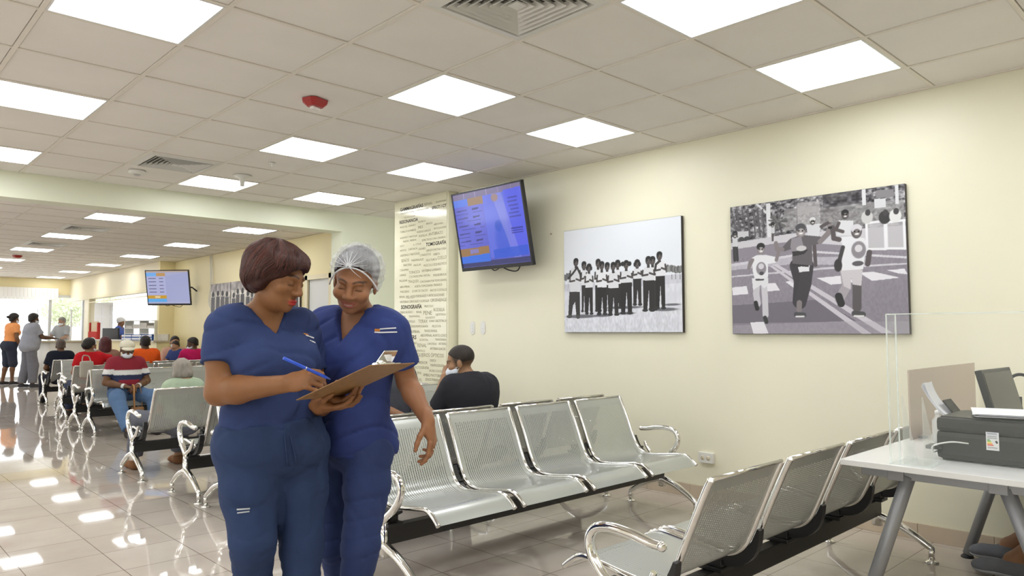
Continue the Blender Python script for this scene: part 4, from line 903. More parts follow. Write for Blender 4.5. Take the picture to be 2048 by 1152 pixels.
# ---------------------------------------------------------------- people: smooth-union fields turned into one continuous surface
def unit(v): v = np.array(v, float); return v/(np.linalg.norm(v)+1e-12)
def mix(a, b, t): return np.array(a, float)*(1-t)+np.array(b, float)*t
def cone(a, b, ra, rb, k=.02, flat=None): return ('c', np.array(a, float), np.array(b, float), ra, rb, k, flat)
def ell(c, r, R=None, k=.02): return ('e', np.array(c, float), np.array(r, float), np.eye(3) if R is None else np.array(R, float), k)
def ev(p, X, Y, Z, inf=0.):
    if p[0] == 'c':
        _, a, b, ra, rb, k, flat = p; ba = b-a; x, y, z = X-a[0], Y-a[1], Z-a[2]
        t = np.clip((x*ba[0]+y*ba[1]+z*ba[2])/(ba@ba+1e-12), 0, 1); x, y, z = x-t*ba[0], y-t*ba[1], z-t*ba[2]
        if flat is not None:
            e, s = flat; q = (x*e[0]+y*e[1]+z*e[2])*(1/s-1); x, y, z = x+q*e[0], y+q*e[1], z+q*e[2]
        return np.sqrt(x*x+y*y+z*z)-(ra+(rb-ra)*t)-inf
    _, c, r, R, k = p; r = r+inf; x, y, z = X-c[0], Y-c[1], Z-c[2]
    u = x*R[0, 0]+y*R[0, 1]+z*R[0, 2]; v = x*R[1, 0]+y*R[1, 1]+z*R[1, 2]; w = x*R[2, 0]+y*R[2, 1]+z*R[2, 2]
    k0 = np.sqrt((u/r[0])**2+(v/r[1])**2+(w/r[2])**2); k1 = np.sqrt((u/r[0]**2)**2+(v/r[1]**2)**2+(w/r[2]**2)**2)
    return k0*(k0-1)/(k1+1e-9)
def reach(p, inf):
    if p[0] == 'c':
        r = max(p[3], p[4])+inf; f = 1. if p[6] is None else max(1., p[6][1])
        return np.minimum(p[1], p[2])-r*f, np.maximum(p[1], p[2])+r*f
    e = np.abs(p[3].T)@(p[2]+inf); return p[1]-e, p[1]+e
class Field:
    def __init__(s, lo, hi, h):
        s.lo, s.h = np.array(lo, float), h; s.ax = [np.arange(lo[i]-2*h, hi[i]+3*h, h) for i in range(3)]
        s.D = np.full([len(a) for a in s.ax], 9.)
    def sub(s, lo, hi):
        sl = []
        for i in range(3):
            a, b = np.searchsorted(s.ax[i], lo[i]), np.searchsorted(s.ax[i], hi[i])
            if b <= a: return None
            sl.append(slice(a, b))
        return tuple(sl)
    def grid(s, sl): return np.meshgrid(*[s.ax[i][sl[i]] for i in range(3)], indexing='ij', sparse=True)
    def add(s, p, inf=0., kk=None):
        k = p[5] if p[0] == 'c' else p[4]
        if kk is not None: k = kk
        lo, hi = reach(p, inf); m = k+3*s.h; sl = s.sub(lo-m, hi+m)
        if sl is None: return s
        d = ev(p, *s.grid(sl), inf); D = s.D[sl]
        if k <= 0: s.D[sl] = np.minimum(D, d)
        else:
            hh = np.clip(.5+.5*(D-d)/k, 0, 1); s.D[sl] = D*(1-hh)+d*hh-k*hh*(1-hh)
        return s
    def cut(s, p, k=.004, inf=0.):
        lo, hi = reach(p, inf); m = k+3*s.h; sl = s.sub(lo-m, hi+m)
        if sl is None: return s
        d = -ev(p, *s.grid(sl), inf); D = s.D[sl]; hh = np.clip(.5-.5*(D-d)/max(k, 1e-6), 0, 1); s.D[sl] = D*(1-hh)+d*hh+k*hh*(1-hh); return s
    def plane(s, c, n):
        n = unit(n); X, Y, Z = s.grid((slice(None),)*3)
        s.D = np.maximum(s.D, (X-c[0])*n[0]+(Y-c[1])*n[1]+(Z-c[2])*n[2]); return s
    def wrinkle(s, fn):
        X, Y, Z = s.grid((slice(None),)*3); s.D = s.D+fn(X, Y, Z); return s
    def net(s):
        D = s.D; S = D < 0; nx, ny, nz = D.shape
        cnt = np.zeros((nx-1, ny-1, nz-1), np.int8)
        for i in (0, 1):
            for j in (0, 1):
                for k in (0, 1): cnt += S[i:nx-1+i, j:ny-1+j, k:nz-1+k]
        I, J, K = np.nonzero((cnt > 0) & (cnt < 8)); n = len(I)
        acc = np.zeros((n, 3)); num = np.zeros(n)
        for ax in range(3):
            o = [q for q in range(3) if q != ax]
            for a in (0, 1):
                for b in (0, 1):
                    off0 = [0, 0, 0]; off0[o[0]] = a; off0[o[1]] = b; off1 = list(off0); off1[ax] = 1
                    d0 = D[I+off0[0], J+off0[1], K+off0[2]]; d1 = D[I+off1[0], J+off1[1], K+off1[2]]
                    m = (d0 < 0) != (d1 < 0); t = np.where(m, d0/(d0-d1+1e-20), 0)
                    for q in range(3): acc[:, q] += np.where(m, off0[q]+(t if q == ax else 0), 0)
                    num += m
        P = acc/np.maximum(num, 1)[:, None]; V = np.stack([s.ax[0][I], s.ax[1][J], s.ax[2][K]], 1)+P*s.h
        idx = np.full(cnt.shape, -1, np.int64); idx[I, J, K] = np.arange(n); Q = []
        for ax in range(3):
            sh = [slice(None)]*3; sh2 = list(sh); sh[ax] = slice(0, -1); sh2[ax] = slice(1, None)
            A, B = S[tuple(sh)], S[tuple(sh2)]; c = np.nonzero(A != B); o = [(ax+1) % 3, (ax+2) % 3]
            ok = (c[o[0]] > 0) & (c[o[1]] > 0) & (c[o[0]] < D.shape[o[0]]-1) & (c[o[1]] < D.shape[o[1]]-1); c = [q[ok] for q in c]; ins = A[tuple(c)]
            def cell(da, db):
                q = list(c); q[o[0]] = q[o[0]]-da; q[o[1]] = q[o[1]]-db; return idx[tuple(q)]
            q = np.stack([cell(1, 1), cell(0, 1), cell(0, 0), cell(1, 0)], 1); q[~ins] = q[~ins][:, ::-1]; Q.append(q)
        Q = np.concatenate(Q) if Q else np.zeros((0, 4), int); Q = Q[(Q >= 0).all(1)]
        return V, Q
def relax(V, Q, n=1, lam=.5):
    for _ in range(n):
        A = np.zeros_like(V); C = np.zeros(len(V))
        for a, b in ((0, 1), (1, 2), (2, 3), (3, 0)):
            np.add.at(A, Q[:, a], V[Q[:, b]]); np.add.at(A, Q[:, b], V[Q[:, a]]); np.add.at(C, Q[:, a], 1); np.add.at(C, Q[:, b], 1)
        V = V*(1-lam)+lam*A/np.maximum(C, 1)[:, None]
    return V
def qmesh(name, V, Q, m, parent, base, col=None):
    V = V-np.array(base); me = bpy.data.meshes.new(name)
    me.vertices.add(len(V)); me.vertices.foreach_set('co', V.astype(np.float32).ravel())
    me.loops.add(len(Q)*4); me.loops.foreach_set('vertex_index', Q.astype(np.int32).ravel())
    me.polygons.add(len(Q)); me.polygons.foreach_set('loop_start', np.arange(0, len(Q)*4, 4, dtype=np.int32))
    me.polygons.foreach_set('use_smooth', np.ones(len(Q), bool)); me.update(calc_edges=True); me.validate()
    me.materials.append(m)
    if col is not None:
        a = me.color_attributes.new('Col', 'FLOAT_COLOR', 'POINT'); c4 = np.ones((len(V), 4), np.float32); c4[:, :3] = col; a.data.foreach_set('color', c4.ravel())
    o = bpy.data.objects.new(name, me); link(o, parent); return o
def patches(prims, carve, boxes):
    """boxes: [(lo, hi, h)], the first is the coarse whole, later ones are finer and replace it where they lie"""
    out = []; n0 = 0; VV = []; QQ = []
    for b, (lo, hi, h) in enumerate(boxes):
        f = Field(lo, hi, h)
        for p in prims: f.add(p)
        for p in carve: f.cut(p, .008 if h < .006 else .012)
        V, Q = f.net()
        if len(Q) == 0: continue
        C = V[Q].mean(1)
        if b == 0:
            for lo2, hi2, h2 in boxes[1:]:
                ins = ((C > np.array(lo2)+.5*h) & (C < np.array(hi2)-.5*h)).all(1); Q = Q[~ins]; C = C[~ins]
        else:
            ins = ((C > np.array(lo)-h*.2) & (C < np.array(hi)+h*.2)).all(1); Q = Q[ins]
            for lo2, hi2, h2 in boxes[b+1:]:
                C = V[Q].mean(1); ins = ((C > np.array(lo2)+.5*h) & (C < np.array(hi2)-.5*h)).all(1); Q = Q[~ins]
        V = relax(V, Q, 1, .4); VV.append(V); QQ.append(Q+n0); n0 += len(V)
    return np.concatenate(VV), np.concatenate(QQ)
def head_rot(yaw, pitch, roll):
    """yaw 0 faces +Y and turns toward +X; pitch > 0 looks down; columns are right, forward, up"""
    f = np.array([math.sin(yaw)*math.cos(pitch), math.cos(yaw)*math.cos(pitch), -math.sin(pitch)]); r = np.array([math.cos(yaw), -math.sin(yaw), 0]); u = np.cross(r, f)
    return np.stack([r*math.cos(roll)+u*math.sin(roll), f, -r*math.sin(roll)+u*math.cos(roll)], 1)
class Head:
    def __init__(s, c, R, sc=1.): s.c, s.R, s.s = np.array(c, float), R, sc
    def p(s, x, y, z): return s.c+s.R@np.array([x, y, z])*s.s
    def E(s, c, r, k=.012): return ell(s.p(*c), np.array(r)*s.s, s.R.T, k)
    def C(s, a, b, ra, rb, k=.01): return cone(s.p(*a), s.p(*b), ra*s.s, rb*s.s, k)
    def local(s, V): return (V-s.c)@s.R/s.s
def head_prims(H, fine=True, smile=0., plump=0., nose=1.):
    P = [H.E((0, -.014, .031), (.073, .092, .078), .02), H.E((0, .020, -.028), (.058+plump*.3, .066, .078), .025), H.E((0, .034, -.072), (.042+plump, .046, .036), .025), H.E((0, .066, -.092), (.017, .016, .015), .02)]
    for s in (-1, 1):
        P += [H.E((s*.036, .056, -.026-.0*smile), (.024+plump*.4, .024+.003*smile, .02), .02), H.E((s*.075, -.006, -.014), (.008, .019, .031), .008)]
    if fine:
        P += [H.E((0, .074, .018), (.048, .016, .011), .016), H.C((0, .085, .004), (0, .103, -.031), .0080*nose, .0115*nose, .012)]
        for s in (-1, 1): P += [H.E((s*.0118*nose, .094, -.0355), (.0098*nose, .0115, .0078), .008)]
        P += [H.E((0, .0845-.002*smile, -.0620), (.0225, .0115, .0055), .006), H.E((0, .0835-.002*smile, -.0725), (.0200, .0115, .0062), .006)]
        if smile:
            for s in (-1, 1): P += [H.E((s*.023, .074, -.0615), (.010, .010, .0045), .006), H.E((s*.020, .075, -.069), (.010, .010, .0048), .006), H.E((s*.040, .062, -.034), (.022, .024, .018), .02)]
    else: P += [H.C((0, .086, .0), (0, .104, -.034), .01, .0125, .015)]
    return P
def head_carve(H):
    P = []
    for s in (-1, 1): P.append(H.E((s*.031, .092, -.001), (.0185, .013, .0105)))
    return P
def head_eyes(H): return [H.E((s*.031, .0725, -.004), (.0128, .0128, .0118), .004) for s in (-1, 1)]
SKIN_RAMP = {}
def face_paint(H, V, base, lips=(.36, .09, .08), lid=.8, open_eye=.3, brow=(.03, .02, .015), blush=None, fade=None, smile=0.):
    L = H.local(V); c = np.tile(np.array(base), (len(V), 1)).astype(float); x, y, z = L[:, 0], L[:, 1], L[:, 2]; front = np.clip((y-.03)/.03, 0, 1)
    def put(m, col): nonlocal c; c += m[:, None]*(np.array(col)-c)
    def bl(cx, cz, rx, rz, sh=.35): return np.clip((1-np.sqrt(((x-cx)/rx)**2+((z-cz)/rz)**2))/sh, 0, 1)*front
    put(np.clip((1-np.abs(z+.02)/.06), 0, 1)*front*.0, base)
    for s in (-1, 1):
        cx = s*.032; bz = .0190+.006*np.clip(1-((x-cx)/.02)**2, 0, 1); put(np.clip(1.2-np.abs(z-bz)/.0046, 0, 1)*np.clip((.026-np.abs(x-cx))/.008, 0, 1)*front*.9, brow)
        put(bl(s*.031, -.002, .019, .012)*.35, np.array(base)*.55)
        if open_eye > .1:
            put(bl(s*.031, -.0055, .0135, .0065*open_eye+.001, .2), (.62, .58, .54)); put(bl(s*.031, -.0055, .006, .0062, .2)*(open_eye > .3), (.02, .012, .01))
        put(np.clip(1-np.abs(z+.0085-(.0055*open_eye*2)+.25*(np.abs(x-s*.031))**2*40)/.0026, 0, 1)*np.clip((.0155-np.abs(x-s*.031))/.004, 0, 1)*front, (.012, .009, .008))
    if fade is not None: put(np.clip((z+.052)/.055, 0, 1)*np.clip((.040-y+.25*np.clip(z, 0, .05))/.02, 0, 1)*.92*(np.abs(x) < .0765), fade)
    lw = .025+.007*smile; zc = z+.0672-smile*.0085*(x/.028)**2
    put(np.clip(1.35-((x/lw)**2+(zc/.0118)**2), 0, 1)*np.clip((lw-np.abs(x))/.006, 0, 1)*front*.9, lips)
    put(np.clip(1-np.abs(zc)/(.0014+.001*smile), 0, 1)*np.clip((lw-.001-np.abs(x))/.006, 0, 1)*front*.8, np.array(lips)*.25)
    if smile: put(np.clip(1-np.abs(zc-.0004)/.0021, 0, 1)*np.clip((.017-np.abs(x))/.004, 0, 1)*front*.95, (.62, .58, .52))
    for s in (-1, 1): put(bl(s*.0100, -.0425, .0042, .0028, .3)*.8, np.array(base)*.2)
    return c
def hand_prims(w, d, n, side, curl=.6, sc=1., spread=.0, thumb_in=.4, k=.006):
    """w wrist, d direction of the hand, n the way the palm faces, side: direction of the thumb"""
    d, n = unit(d), unit(n); n = unit(n-d*(n@d)); l = np.cross(d, n); l = l if l@np.array(side) > 0 else -l
    R = np.stack([d, l, n]); P = [ell(w+d*.046*sc, np.array([.05, .039, .0145])*sc, R, .012), cone(w-d*.02*sc, w+d*.03*sc, .025*sc, .026*sc, .015, (n, .72))]
    P.append(ell(w+d*.03*sc+l*.022*sc+n*.006*sc, np.array([.032, .018, .016])*sc, R, .012))
    for i in range(4):
        f = (.95, 1.04, .98, .8)[i]; p = w+d*(.082+(.002, .006, .003, -.004)[i])*sc+l*(.029-.0192*i)*sc; dr = unit(d+l*(.10-.07*i)*(1+spread))
        lens = np.array([.043, .027, .022])*f*sc; rr = np.array([.0092, .0086, .0078, .0066])*sc*(1 if i < 3 else .9); cu = curl if not hasattr(curl, '__len__') else curl[i]
        pn = unit(n-dr*(n@dr))
        for s_ in range(3):
            an = cu*(.75, 1.0, .8)[s_]; dr, pn = dr*math.cos(an)+pn*math.sin(an), pn*math.cos(an)-dr*math.sin(an)
            q = p+dr*lens[s_]; P.append(cone(p, q, rr[s_], rr[s_+1], k)); p = q
    p = w+d*.022*sc+l*.03*sc+n*.006*sc; dr = unit(l*(.75-thumb_in*.4)+d*.65+n*thumb_in)
    for s_, (le, ra, rb) in enumerate(((.042, .013, .0105), (.03, .0105, .0092), (.024, .0092, .0075))):
        q = p+dr*le*sc; P.append(cone(p, q, ra*sc, rb*sc, k)); p = q; dr = unit(dr*.8+d*.35+n*thumb_in*.35-l*.12*s_)
    return P
def frame_of(J):
    lat = unit(J['sR']-J['sL']); up = unit(J['nk']-J['pel']); fw = unit(np.cross(up, lat)); lat = unit(np.cross(fw, up)); return lat, fw, up
def body_groups(J, S):
    """S: tw torso width, td depth, belly, bust, arm, leg thickness multipliers"""
    g = lambda k, d=1.: S.get(k, d)
    lat, fw, up = frame_of(J); R = np.stack([lat, fw, up]); tw, td = g('tw'), g('td')
    hl = unit(J['hR']-J['hL']); hf = unit(np.cross(up, hl)); RH = np.stack([hl, hf, np.cross(hl, hf)])
    G = {}
    pel, nk = J['pel'], J['nk']; L = np.linalg.norm(nk-pel)
    G['torso'] = [ell(mix(pel, nk, .30)+fw*.012*g('belly'), np.array([.138*tw*g('waist'), .098*td*g('belly'), .15]), R, .05), ell(mix(pel, nk, .66), np.array([.156*tw, .105*td, .155]), R, .05),
                  cone(mix(J['sR'], nk, .18), nk-up*.02, .058*g('arm'), .06, .04), cone(mix(J['sL'], nk, .18), nk-up*.02, .058*g('arm'), .06, .04), cone(mix(J['sR'], J['sL'], .12)-up*.05, mix(J['sR'], J['sL'], .88)-up*.05, .07*td, .07*td, .04)]
    if g('bust', 0):
        for s in (-1, 1): G['torso'].append(ell(mix(pel, nk, .66)+lat*s*.075*tw+fw*(.085*td)-up*.012, np.array([.07, .058, .072])*g('bust'), R, .04))
    if g('hump', 0): G['torso'].append(ell(mix(pel, nk, .80)-fw*.05, np.array([.14*tw, .08, .12])*g('hump'), R, .05))
    G['hips'] = [ell(pel+up*.01, np.array([.165*tw*g('hips'), .118*td*g('hips'), .125]), RH, .05)]
    for s in ('R', 'L'): G['hips'].append(ell(mix(J['h'+s], pel, .25)-hf*.045*g('seat', 1), np.array([.085, .085, .095])*g('hips'), RH, .04))
    hp = J['H'].p(0, -.016, -.055)
    G['neck'] = [cone(nk-up*.015, hp, .058*g('neckw'), .050*g('neckw'), .03)]
    for s in ('R', 'L'):
        a = g('arm'); sh, el, wr = J['s'+s], J['e'+s], J['w'+s]
        G['ua'+s] = [ell(sh-up*.006, np.array([.045, .045, .046])*a, R, .03), cone(sh, mix(sh, el, .45), .050*a, .047*a, .025), cone(mix(sh, el, .45), el, .047*a, .038*a, .025)]
        G['fa'+s] = [cone(el, mix(el, wr, .3), .039*a, .041*a, .02), cone(mix(el, wr, .3), wr, .041*a, .026*a, .02)]
        b = g('leg'); h, kn, an = J['h'+s], J['k'+s], J['a'+s]; kd = unit(kn-h)
        G['th'+s] = [cone(h, mix(h, kn, .4), .086*b, .078*b, .04), cone(mix(h, kn, .4), kn, .078*b, .055*b, .03)]
        cb = unit(np.cross(np.cross(kd, unit(an-kn))+1e-6, unit(an-kn)))
        back = unit(-J.get('t'+s, hf)+1e-9)
        G['ca'+s] = [cone(kn, mix(kn, an, .32)+back*.012, .053*b, .054*b, .03), cone(mix(kn, an, .32)+back*.012, an, .054*b, .034*b, .03)]
        t = unit(J.get('t'+s, hf)); G['ft'+s] = [cone(an+np.array([0, 0, -.045])-t*.03, an+np.array([0, 0, -.052])+t*.11, .036, .03, .025), cone(an, an+np.array([0, 0, -.04]), .036, .038, .02), ell(an+np.array([0, 0, -.055])+t*.13, (.045, .045, .024), None, .02)]
    return G
SKINS = {}
m_skin = mat('skin', attr=True, rough=.48, spec=.35, var=.06, vscale=30, bump=.08, bscale=300, bdist=.0006, sss=.06)
def cloth(rgb, name, rough=.85, stretch=None): return mat('cloth_'+name, lin(rgb), rough, spec=.25, var=.07, vscale=22, bump=.22, bscale=700, bdist=.0008, stretch=stretch)
m_mask = mat('face_mask', (.74, .79, .88), .75, bump=.3, bscale=140, bdist=.001)
m_strap = mat('mask_strap', (.82, .82, .8), .6)
def folds(seed, amp=.004, f=26., drop=None):
    r = np.random.default_rng(seed); W_ = [(unit(r.normal(size=3)*np.array([1, 1, 1.6]))*f*r.uniform(.6, 1.5), r.uniform(0, 6.3), r.uniform(.5, 1)) for _ in range(5)]
    def fn(X, Y, Z):
        q = 0
        for k, ph, a in W_:
            t = np.sin(X*k[0]+Y*k[1]+Z*k[2]+ph+1.5*np.sin(Z*9+ph)+1.1*np.sin((X+Y)*11+2*ph)); g = np.clip(.5+.9*np.sin(X*7+Z*5+ph*3)+.5*np.sin(Y*9-Z*8+ph), 0, 1)
            q = q+a*(np.exp(-(t/.22)**2)*1.3*g-.12*np.abs(t))
        return amp*q*.9
    return fn
def bounds(prims, pad): 
    lo = np.min([reach(p, pad)[0] for p in prims], 0); hi = np.max([reach(p, pad)[1] for p in prims], 0); return lo, hi
def garment(name, prims, inf, h, m, parent, base, cuts=(), planes=(), wr=None, extra=(), kk=None, paint=None, smooth=1):
    ps = list(prims)+list(extra); lo, hi = bounds(ps, inf+.01); f = Field(lo, hi, h)
    for p in prims: f.add(p, inf, kk)
    for p in extra: f.add(p, 0., kk)
    if wr: f.wrinkle(wr)
    for c in cuts: f.cut(c, .004)
    for c, n in planes: f.plane(c, n)
    V, Q = f.net(); V = relax(V, Q, smooth, .4)
    return qmesh(name, V, Q, m, parent, base, paint(V) if paint else None)
def hair_short(H, th=.009, low=-.055):
    return [H.E((0, -.016, .038), (.073+th, .093+th, .083+th), .01), H.E((0, -.055, low+.02), (.058, .046, .05), .03)], [(H.p(0, .068, .074), H.R@unit([0, .66, -.75])), (H.p(0, 0, low), -H.R[:, 2])]
def person(label, J, S, skin, clothes, hair, base, boxes=None, h=.014, hh=.007, hands=(), face={}, hand_boxes=True, extra_hd=None, grp=None, hh_hand=None):
    """clothes: list of functions called with (root, J, G, S, base)"""
    root = thing('person', label, 'person', base, 0, grp)
    G = body_groups(J, S); H = J['H']; P = sum(G.values(), [])+head_prims(H, hh < .0075, S.get('smile', 0), S.get('plump', 0), S.get('nose', 1)); carve = head_carve(H) if hh < .0075 else []
    hp = sum(hands, []); P += hp
    lo, hi = bounds(P, .01); bx = [(lo, hi, h)]
    hl = [H.p(a, b, c) for a in (-.09, .09) for b in (-.115, .12) for c in (-.118, .13)]; bx.append((np.min(hl, 0)-.004, np.max(hl, 0)+.004, hh))
    if hh_hand:
        for q in hands:
            a, b = bounds(q, .004); bx.append((a, b, hh_hand))
    for p in P: pass
    class _F: pass
    if hh < .0075:
        eyes = head_eyes(H); V, Q = patches_eyes(P, carve, eyes, bx)
    else: V, Q = patches(P, [], bx)
    colr = np.tile(np.array(skin), (len(V), 1)).astype(float)
    L = H.local(V); near = (np.abs(L) < .13).all(1)
    if hh < .0075: colr[near] = face_paint(H, V[near], skin, **face)
    qmesh('body', V, Q, m_skin, root, base, colr)
    for c in clothes: c(root, J, G, S, base)
    if hair: hair(root, H, base)
    return root
def patches_eyes(P, carve, eyes, boxes):
    """as patches(), with the eye sockets carved before the eyeballs are set in"""
    global Field
    VV, QQ, n0 = [], [], 0
    for b, (lo, hi, h) in enumerate(boxes):
        f = Field(lo, hi, h)
        for p in P: f.add(p)
        if b == 1:
            for c in carve: f.cut(c, .008)
            for e in eyes: f.add(e)
        V, Q = f.net()
        if not len(Q): continue
        C = V[Q].mean(1)
        if b: Q = Q[((C > np.array(lo)-h*.2) & (C < np.array(hi)+h*.2)).all(1)]
        for lo2, hi2, h2 in boxes[b+1:]:
            C = V[Q].mean(1); Q = Q[~((C > np.array(lo2)+.5*h) & (C < np.array(hi2)-.5*h)).all(1)]
        V = relax(V, Q, 1, .4); VV.append(V); QQ.append(Q+n0); n0 += len(V)
    return np.concatenate(VV), np.concatenate(QQ)
# clothing builders -------------------------------------------------
def top(name, m, inf=.014, sleeve=.62, hem=.0, h=.012, neck='crew', wr=None, flare=1., paint=None, vdepth=.1, hang=None):
    def fn(root, J, G, S, base):
        lat, fw, up = frame_of(J); prims = G['torso']+[p for p in G['hips']]; planes = []; ex = []
        for s in ('R', 'L'):
            sh, el = J['s'+s], J['e'+s]; d = unit(el-sh); e = mix(sh, el, sleeve); a = S.get('arm', 1)
            ex += [cone(sh-up*.004, mix(sh, e, .96), .057*a, .055*a*flare, .025)]
            if sleeve > .9: ex += [cone(el, mix(el, J['w'+s], min(1, (sleeve-.9)*10)), .052*a, .038*a, .02)]
        pl = [(J['pel']+up*hem, -up)]
        H = J['H']; nk = J['nk']; cuts = []
        if neck == 'crew': cuts = [ell(nk+up*.045+fw*.022, (.073, .08, .045), np.stack([lat, fw, up]))]
        elif neck == 'v':
            cuts = [ell(nk+up*.04+fw*.02, (.072, .08, .045), np.stack([lat, fw, up]))]
            for t in np.linspace(0, 1, 7): cuts.append(ell(nk+up*(.02-vdepth*t)+fw*.10, (.066*(1-t)+.004, .085, .02), np.stack([lat, fw, up])))
        ps = prims; lo, hi = bounds(ps+ex, inf+.012); f = Field(lo, hi, h)
        for p in ps: f.add(p, inf)
        for c, n in pl: f.plane(c, n)
        for s in ('R', 'L'):
            sh, el = J['s'+s], J['e'+s]; d = unit(el-sh)
            g2 = Field(lo, hi, h); g2.D[:] = 9.
            for p in ex:
                if np.linalg.norm(p[1]-sh) < .02 or np.linalg.norm(p[1]-el) < 1e-6: g2.add(p, 0., .02)
            if sleeve <= .9: g2.plane(mix(sh, el, sleeve), d)
            k = .025; hh_ = np.clip(.5+.5*(f.D-g2.D)/k, 0, 1); f.D = f.D*(1-hh_)+g2.D*hh_-k*hh_*(1-hh_)
        if wr: f.wrinkle(wr)
        for c in cuts: f.cut(c, .006)
        V, Q = f.net(); V = relax(V, Q, 1, .4); qmesh(name, V, Q, m, root, base, paint(V, J) if paint else None)
    return fn
def trousers(name, m, inf=.012, length=.93, h=.012, wide=1.18, wr=None, waist=.10):
    def fn(root, J, G, S, base):
        lat, fw, up = frame_of(J); b = S.get('leg', 1); ex = []
        low = G['torso'][0:1]; prims = G['hips']+low
        for s in ('R', 'L'):
            h_, k_, a_ = J['h'+s], J['k'+s], J['a'+s]; e = mix(k_, a_, length)
            ex += [cone(h_, mix(h_, k_, .4), .086*b+inf, .080*b+inf, .03), cone(mix(h_, k_, .4), k_, .080*b+inf, .060*b*wide+inf*.6, .03), cone(k_, e, .060*b*wide+inf*.6, .052*b*wide, .03)]
        lo, hi = bounds(prims+ex, inf+.012); f = Field(lo, hi, h)
        for p in prims: f.add(p, inf)
        f.plane(J['pel']+up*waist, up)
        for p in ex: f.add(p)
        if wr: f.wrinkle(wr)
        for s in ('R', 'L'):
            k_, a_ = J['k'+s], J['a'+s]; e = mix(k_, a_, length); d = unit(a_-k_); X, Y, Z = f.grid((slice(None),)*3)
            near = np.sqrt((X-a_[0])**2+(Y-a_[1])**2+(Z-a_[2])**2) < .17
            f.D = np.where(near, np.maximum(f.D, (X-e[0])*d[0]+(Y-e[1])*d[1]+(Z-e[2])*d[2]), f.D)
        V, Q = f.net(); V = relax(V, Q, 1, .4); qmesh(name, V, Q, m, root, base)
    return fn
def shoes(m, sole=None, h=.009):
    def fn(root, J, G, S, base):
        for s in ('R', 'L'):
            ps = G['ft'+s]; a = J['a'+s]; f = Field(*bounds(ps, .02), h)
            for p in ps: f.add(p, .007)
            f.plane(a+np.array([0, 0, .0]), (0, 0, 1)); f.plane(a+np.array([0, 0, -.083]), (0, 0, -1)); V, Q = f.net(); V = relax(V, Q, 1, .4); sh = qmesh('shoe', V, Q, m, root, base)
            if sole:
                f = Field(*bounds(ps, .02), h)
                for p in ps: f.add(p, .011)
                f.plane(a+np.array([0, 0, -.066]), (0, 0, 1)); f.plane(a+np.array([0, 0, -.088]), (0, 0, -1)); V, Q = f.net()
                if len(Q): o = qmesh('sole', V, Q, sole, sh, base)
    return fn
def hair_fn(prims_planes, m, h=.007, wr=None, name='hair', cuts=()):
    def fn(root, H, base):
        pr, pl = prims_planes(H); f = Field(*bounds(pr, .012), h)
        for p in pr: f.add(p)
        if wr: f.wrinkle(wr)
        for c in cuts: f.cut(c(H), .008)
        for c, n in pl: f.plane(c, n)
        V, Q = f.net(); V = relax(V, Q, 1, .4); qmesh(name, V, Q, m, root, base)
    return fn
def both(*fs):
    def fn(root, H, base):
        for f in fs: f(root, H, base)
    return fn
def face_mask(root, H, base, h=.006):
    f = Field(*bounds([H.E((0, .05, -.05), (.075, .075, .075))], .01), h)
    f.add(H.E((0, .030, -.056), (.064, .084, .050), .01)); f.plane(H.p(0, .0, -.012), H.R@unit([0, -.25, 1])); f.plane(H.p(0, .018, 0), -H.R[:, 1])
    V, Q = f.net(); V = relax(V, Q, 1, .4); o = qmesh('face_mask', V, Q, m_mask, root, base)
    for s in (-1, 1):
        for za in (-.03, -.075):
            b = MB(); b.tube([H.p(s*.062, .03, za)-base, H.p(s*.0715, .012, -.03+(za+.03)*.4)-base, H.p(s*.0705, -.018, -.012+(za+.05)*.3)-base], .0022*H.s, 6); b.build('ear_loop', m_strap, o)
def strand_mat(name, rgb, rough=.5):
    return mat('hair_'+name, lin(rgb), rough, spec=.4, var=.45, vscale=20, bump=.9, bscale=90, bdist=.004, stretch=(1, 1, .28))
m_hblack = strand_mat('black', (34, 28, 26)); m_hgrey = strand_mat('grey', (150, 142, 132)); m_hbrown = strand_mat('brown', (58, 38, 34)); m_hmaroon = strand_mat('maroon', (78, 26, 30)); m_hdark = strand_mat('dark_brown', (44, 34, 28))
# ---------------------------------------------------------------- the two nurses in front
F_, R_, U_ = CF, CR, np.array([0, 0, 1.])
NAVY = (50, 64, 108)
m_scrub = cloth(NAVY, 'navy_scrub', .8); m_scrub2 = cloth((52, 66, 124), 'blue_scrub', .8); m_scrubp = cloth((46, 62, 98), 'navy_scrub_trousers', .8)
DSKIN = (.265, .115, .045); DSKIN2 = (.34, .155, .075)
def stand_z(J):
    for s in 'RL': J['a'+s][2] = .085
    return J
def logo(root, J, px, py, w, hgt, base, d, lift=.0):
    """small embroidered mark on the chest: orange corner, white bars"""
    c = at(px, py, d); lat = unit(-CR); b = MB()
    return c
# first nurse: bob haircut, writing with a blue pen
b1 = np.array([*at(545, 900, 2.62)[:2], 0.])
J = dict(pel=at(545, 893, 2.63), nk=at(527, 630, 2.63), sR=at(449, 655, 2.54), sL=at(603, 655, 2.73), hR=at(499, 908, 2.58), hL=at(594, 908, 2.69),
         kR=at(506, 1085, 2.50), kL=at(603, 1085, 2.62), aR=at(505, 1310, 2.66), aL=at(606, 1310, 2.56), eR=at(436, 785, 2.47), wR=at(570, 768, 2.39), eL=at(640, 805, 2.80), wL=at(640, 812, 2.55))
J['H'] = Head(at(556, 555, 2.57), head_rot(math.radians(150), .30, .04), 1.0); stand_z(J)
fw1 = -F_*.8+R_*.6; J['tR'] = unit([fw1[0], fw1[1], 0]); J['tL'] = J['tR']
hR = hand_prims(J['wR'], R_*.95+U_*.18-F_*.1, F_*.72-U_*.55+R_*.1, U_*.7-F_*.3, (.95, 1.05, 1.1, 1.15), .98, thumb_in=.55)
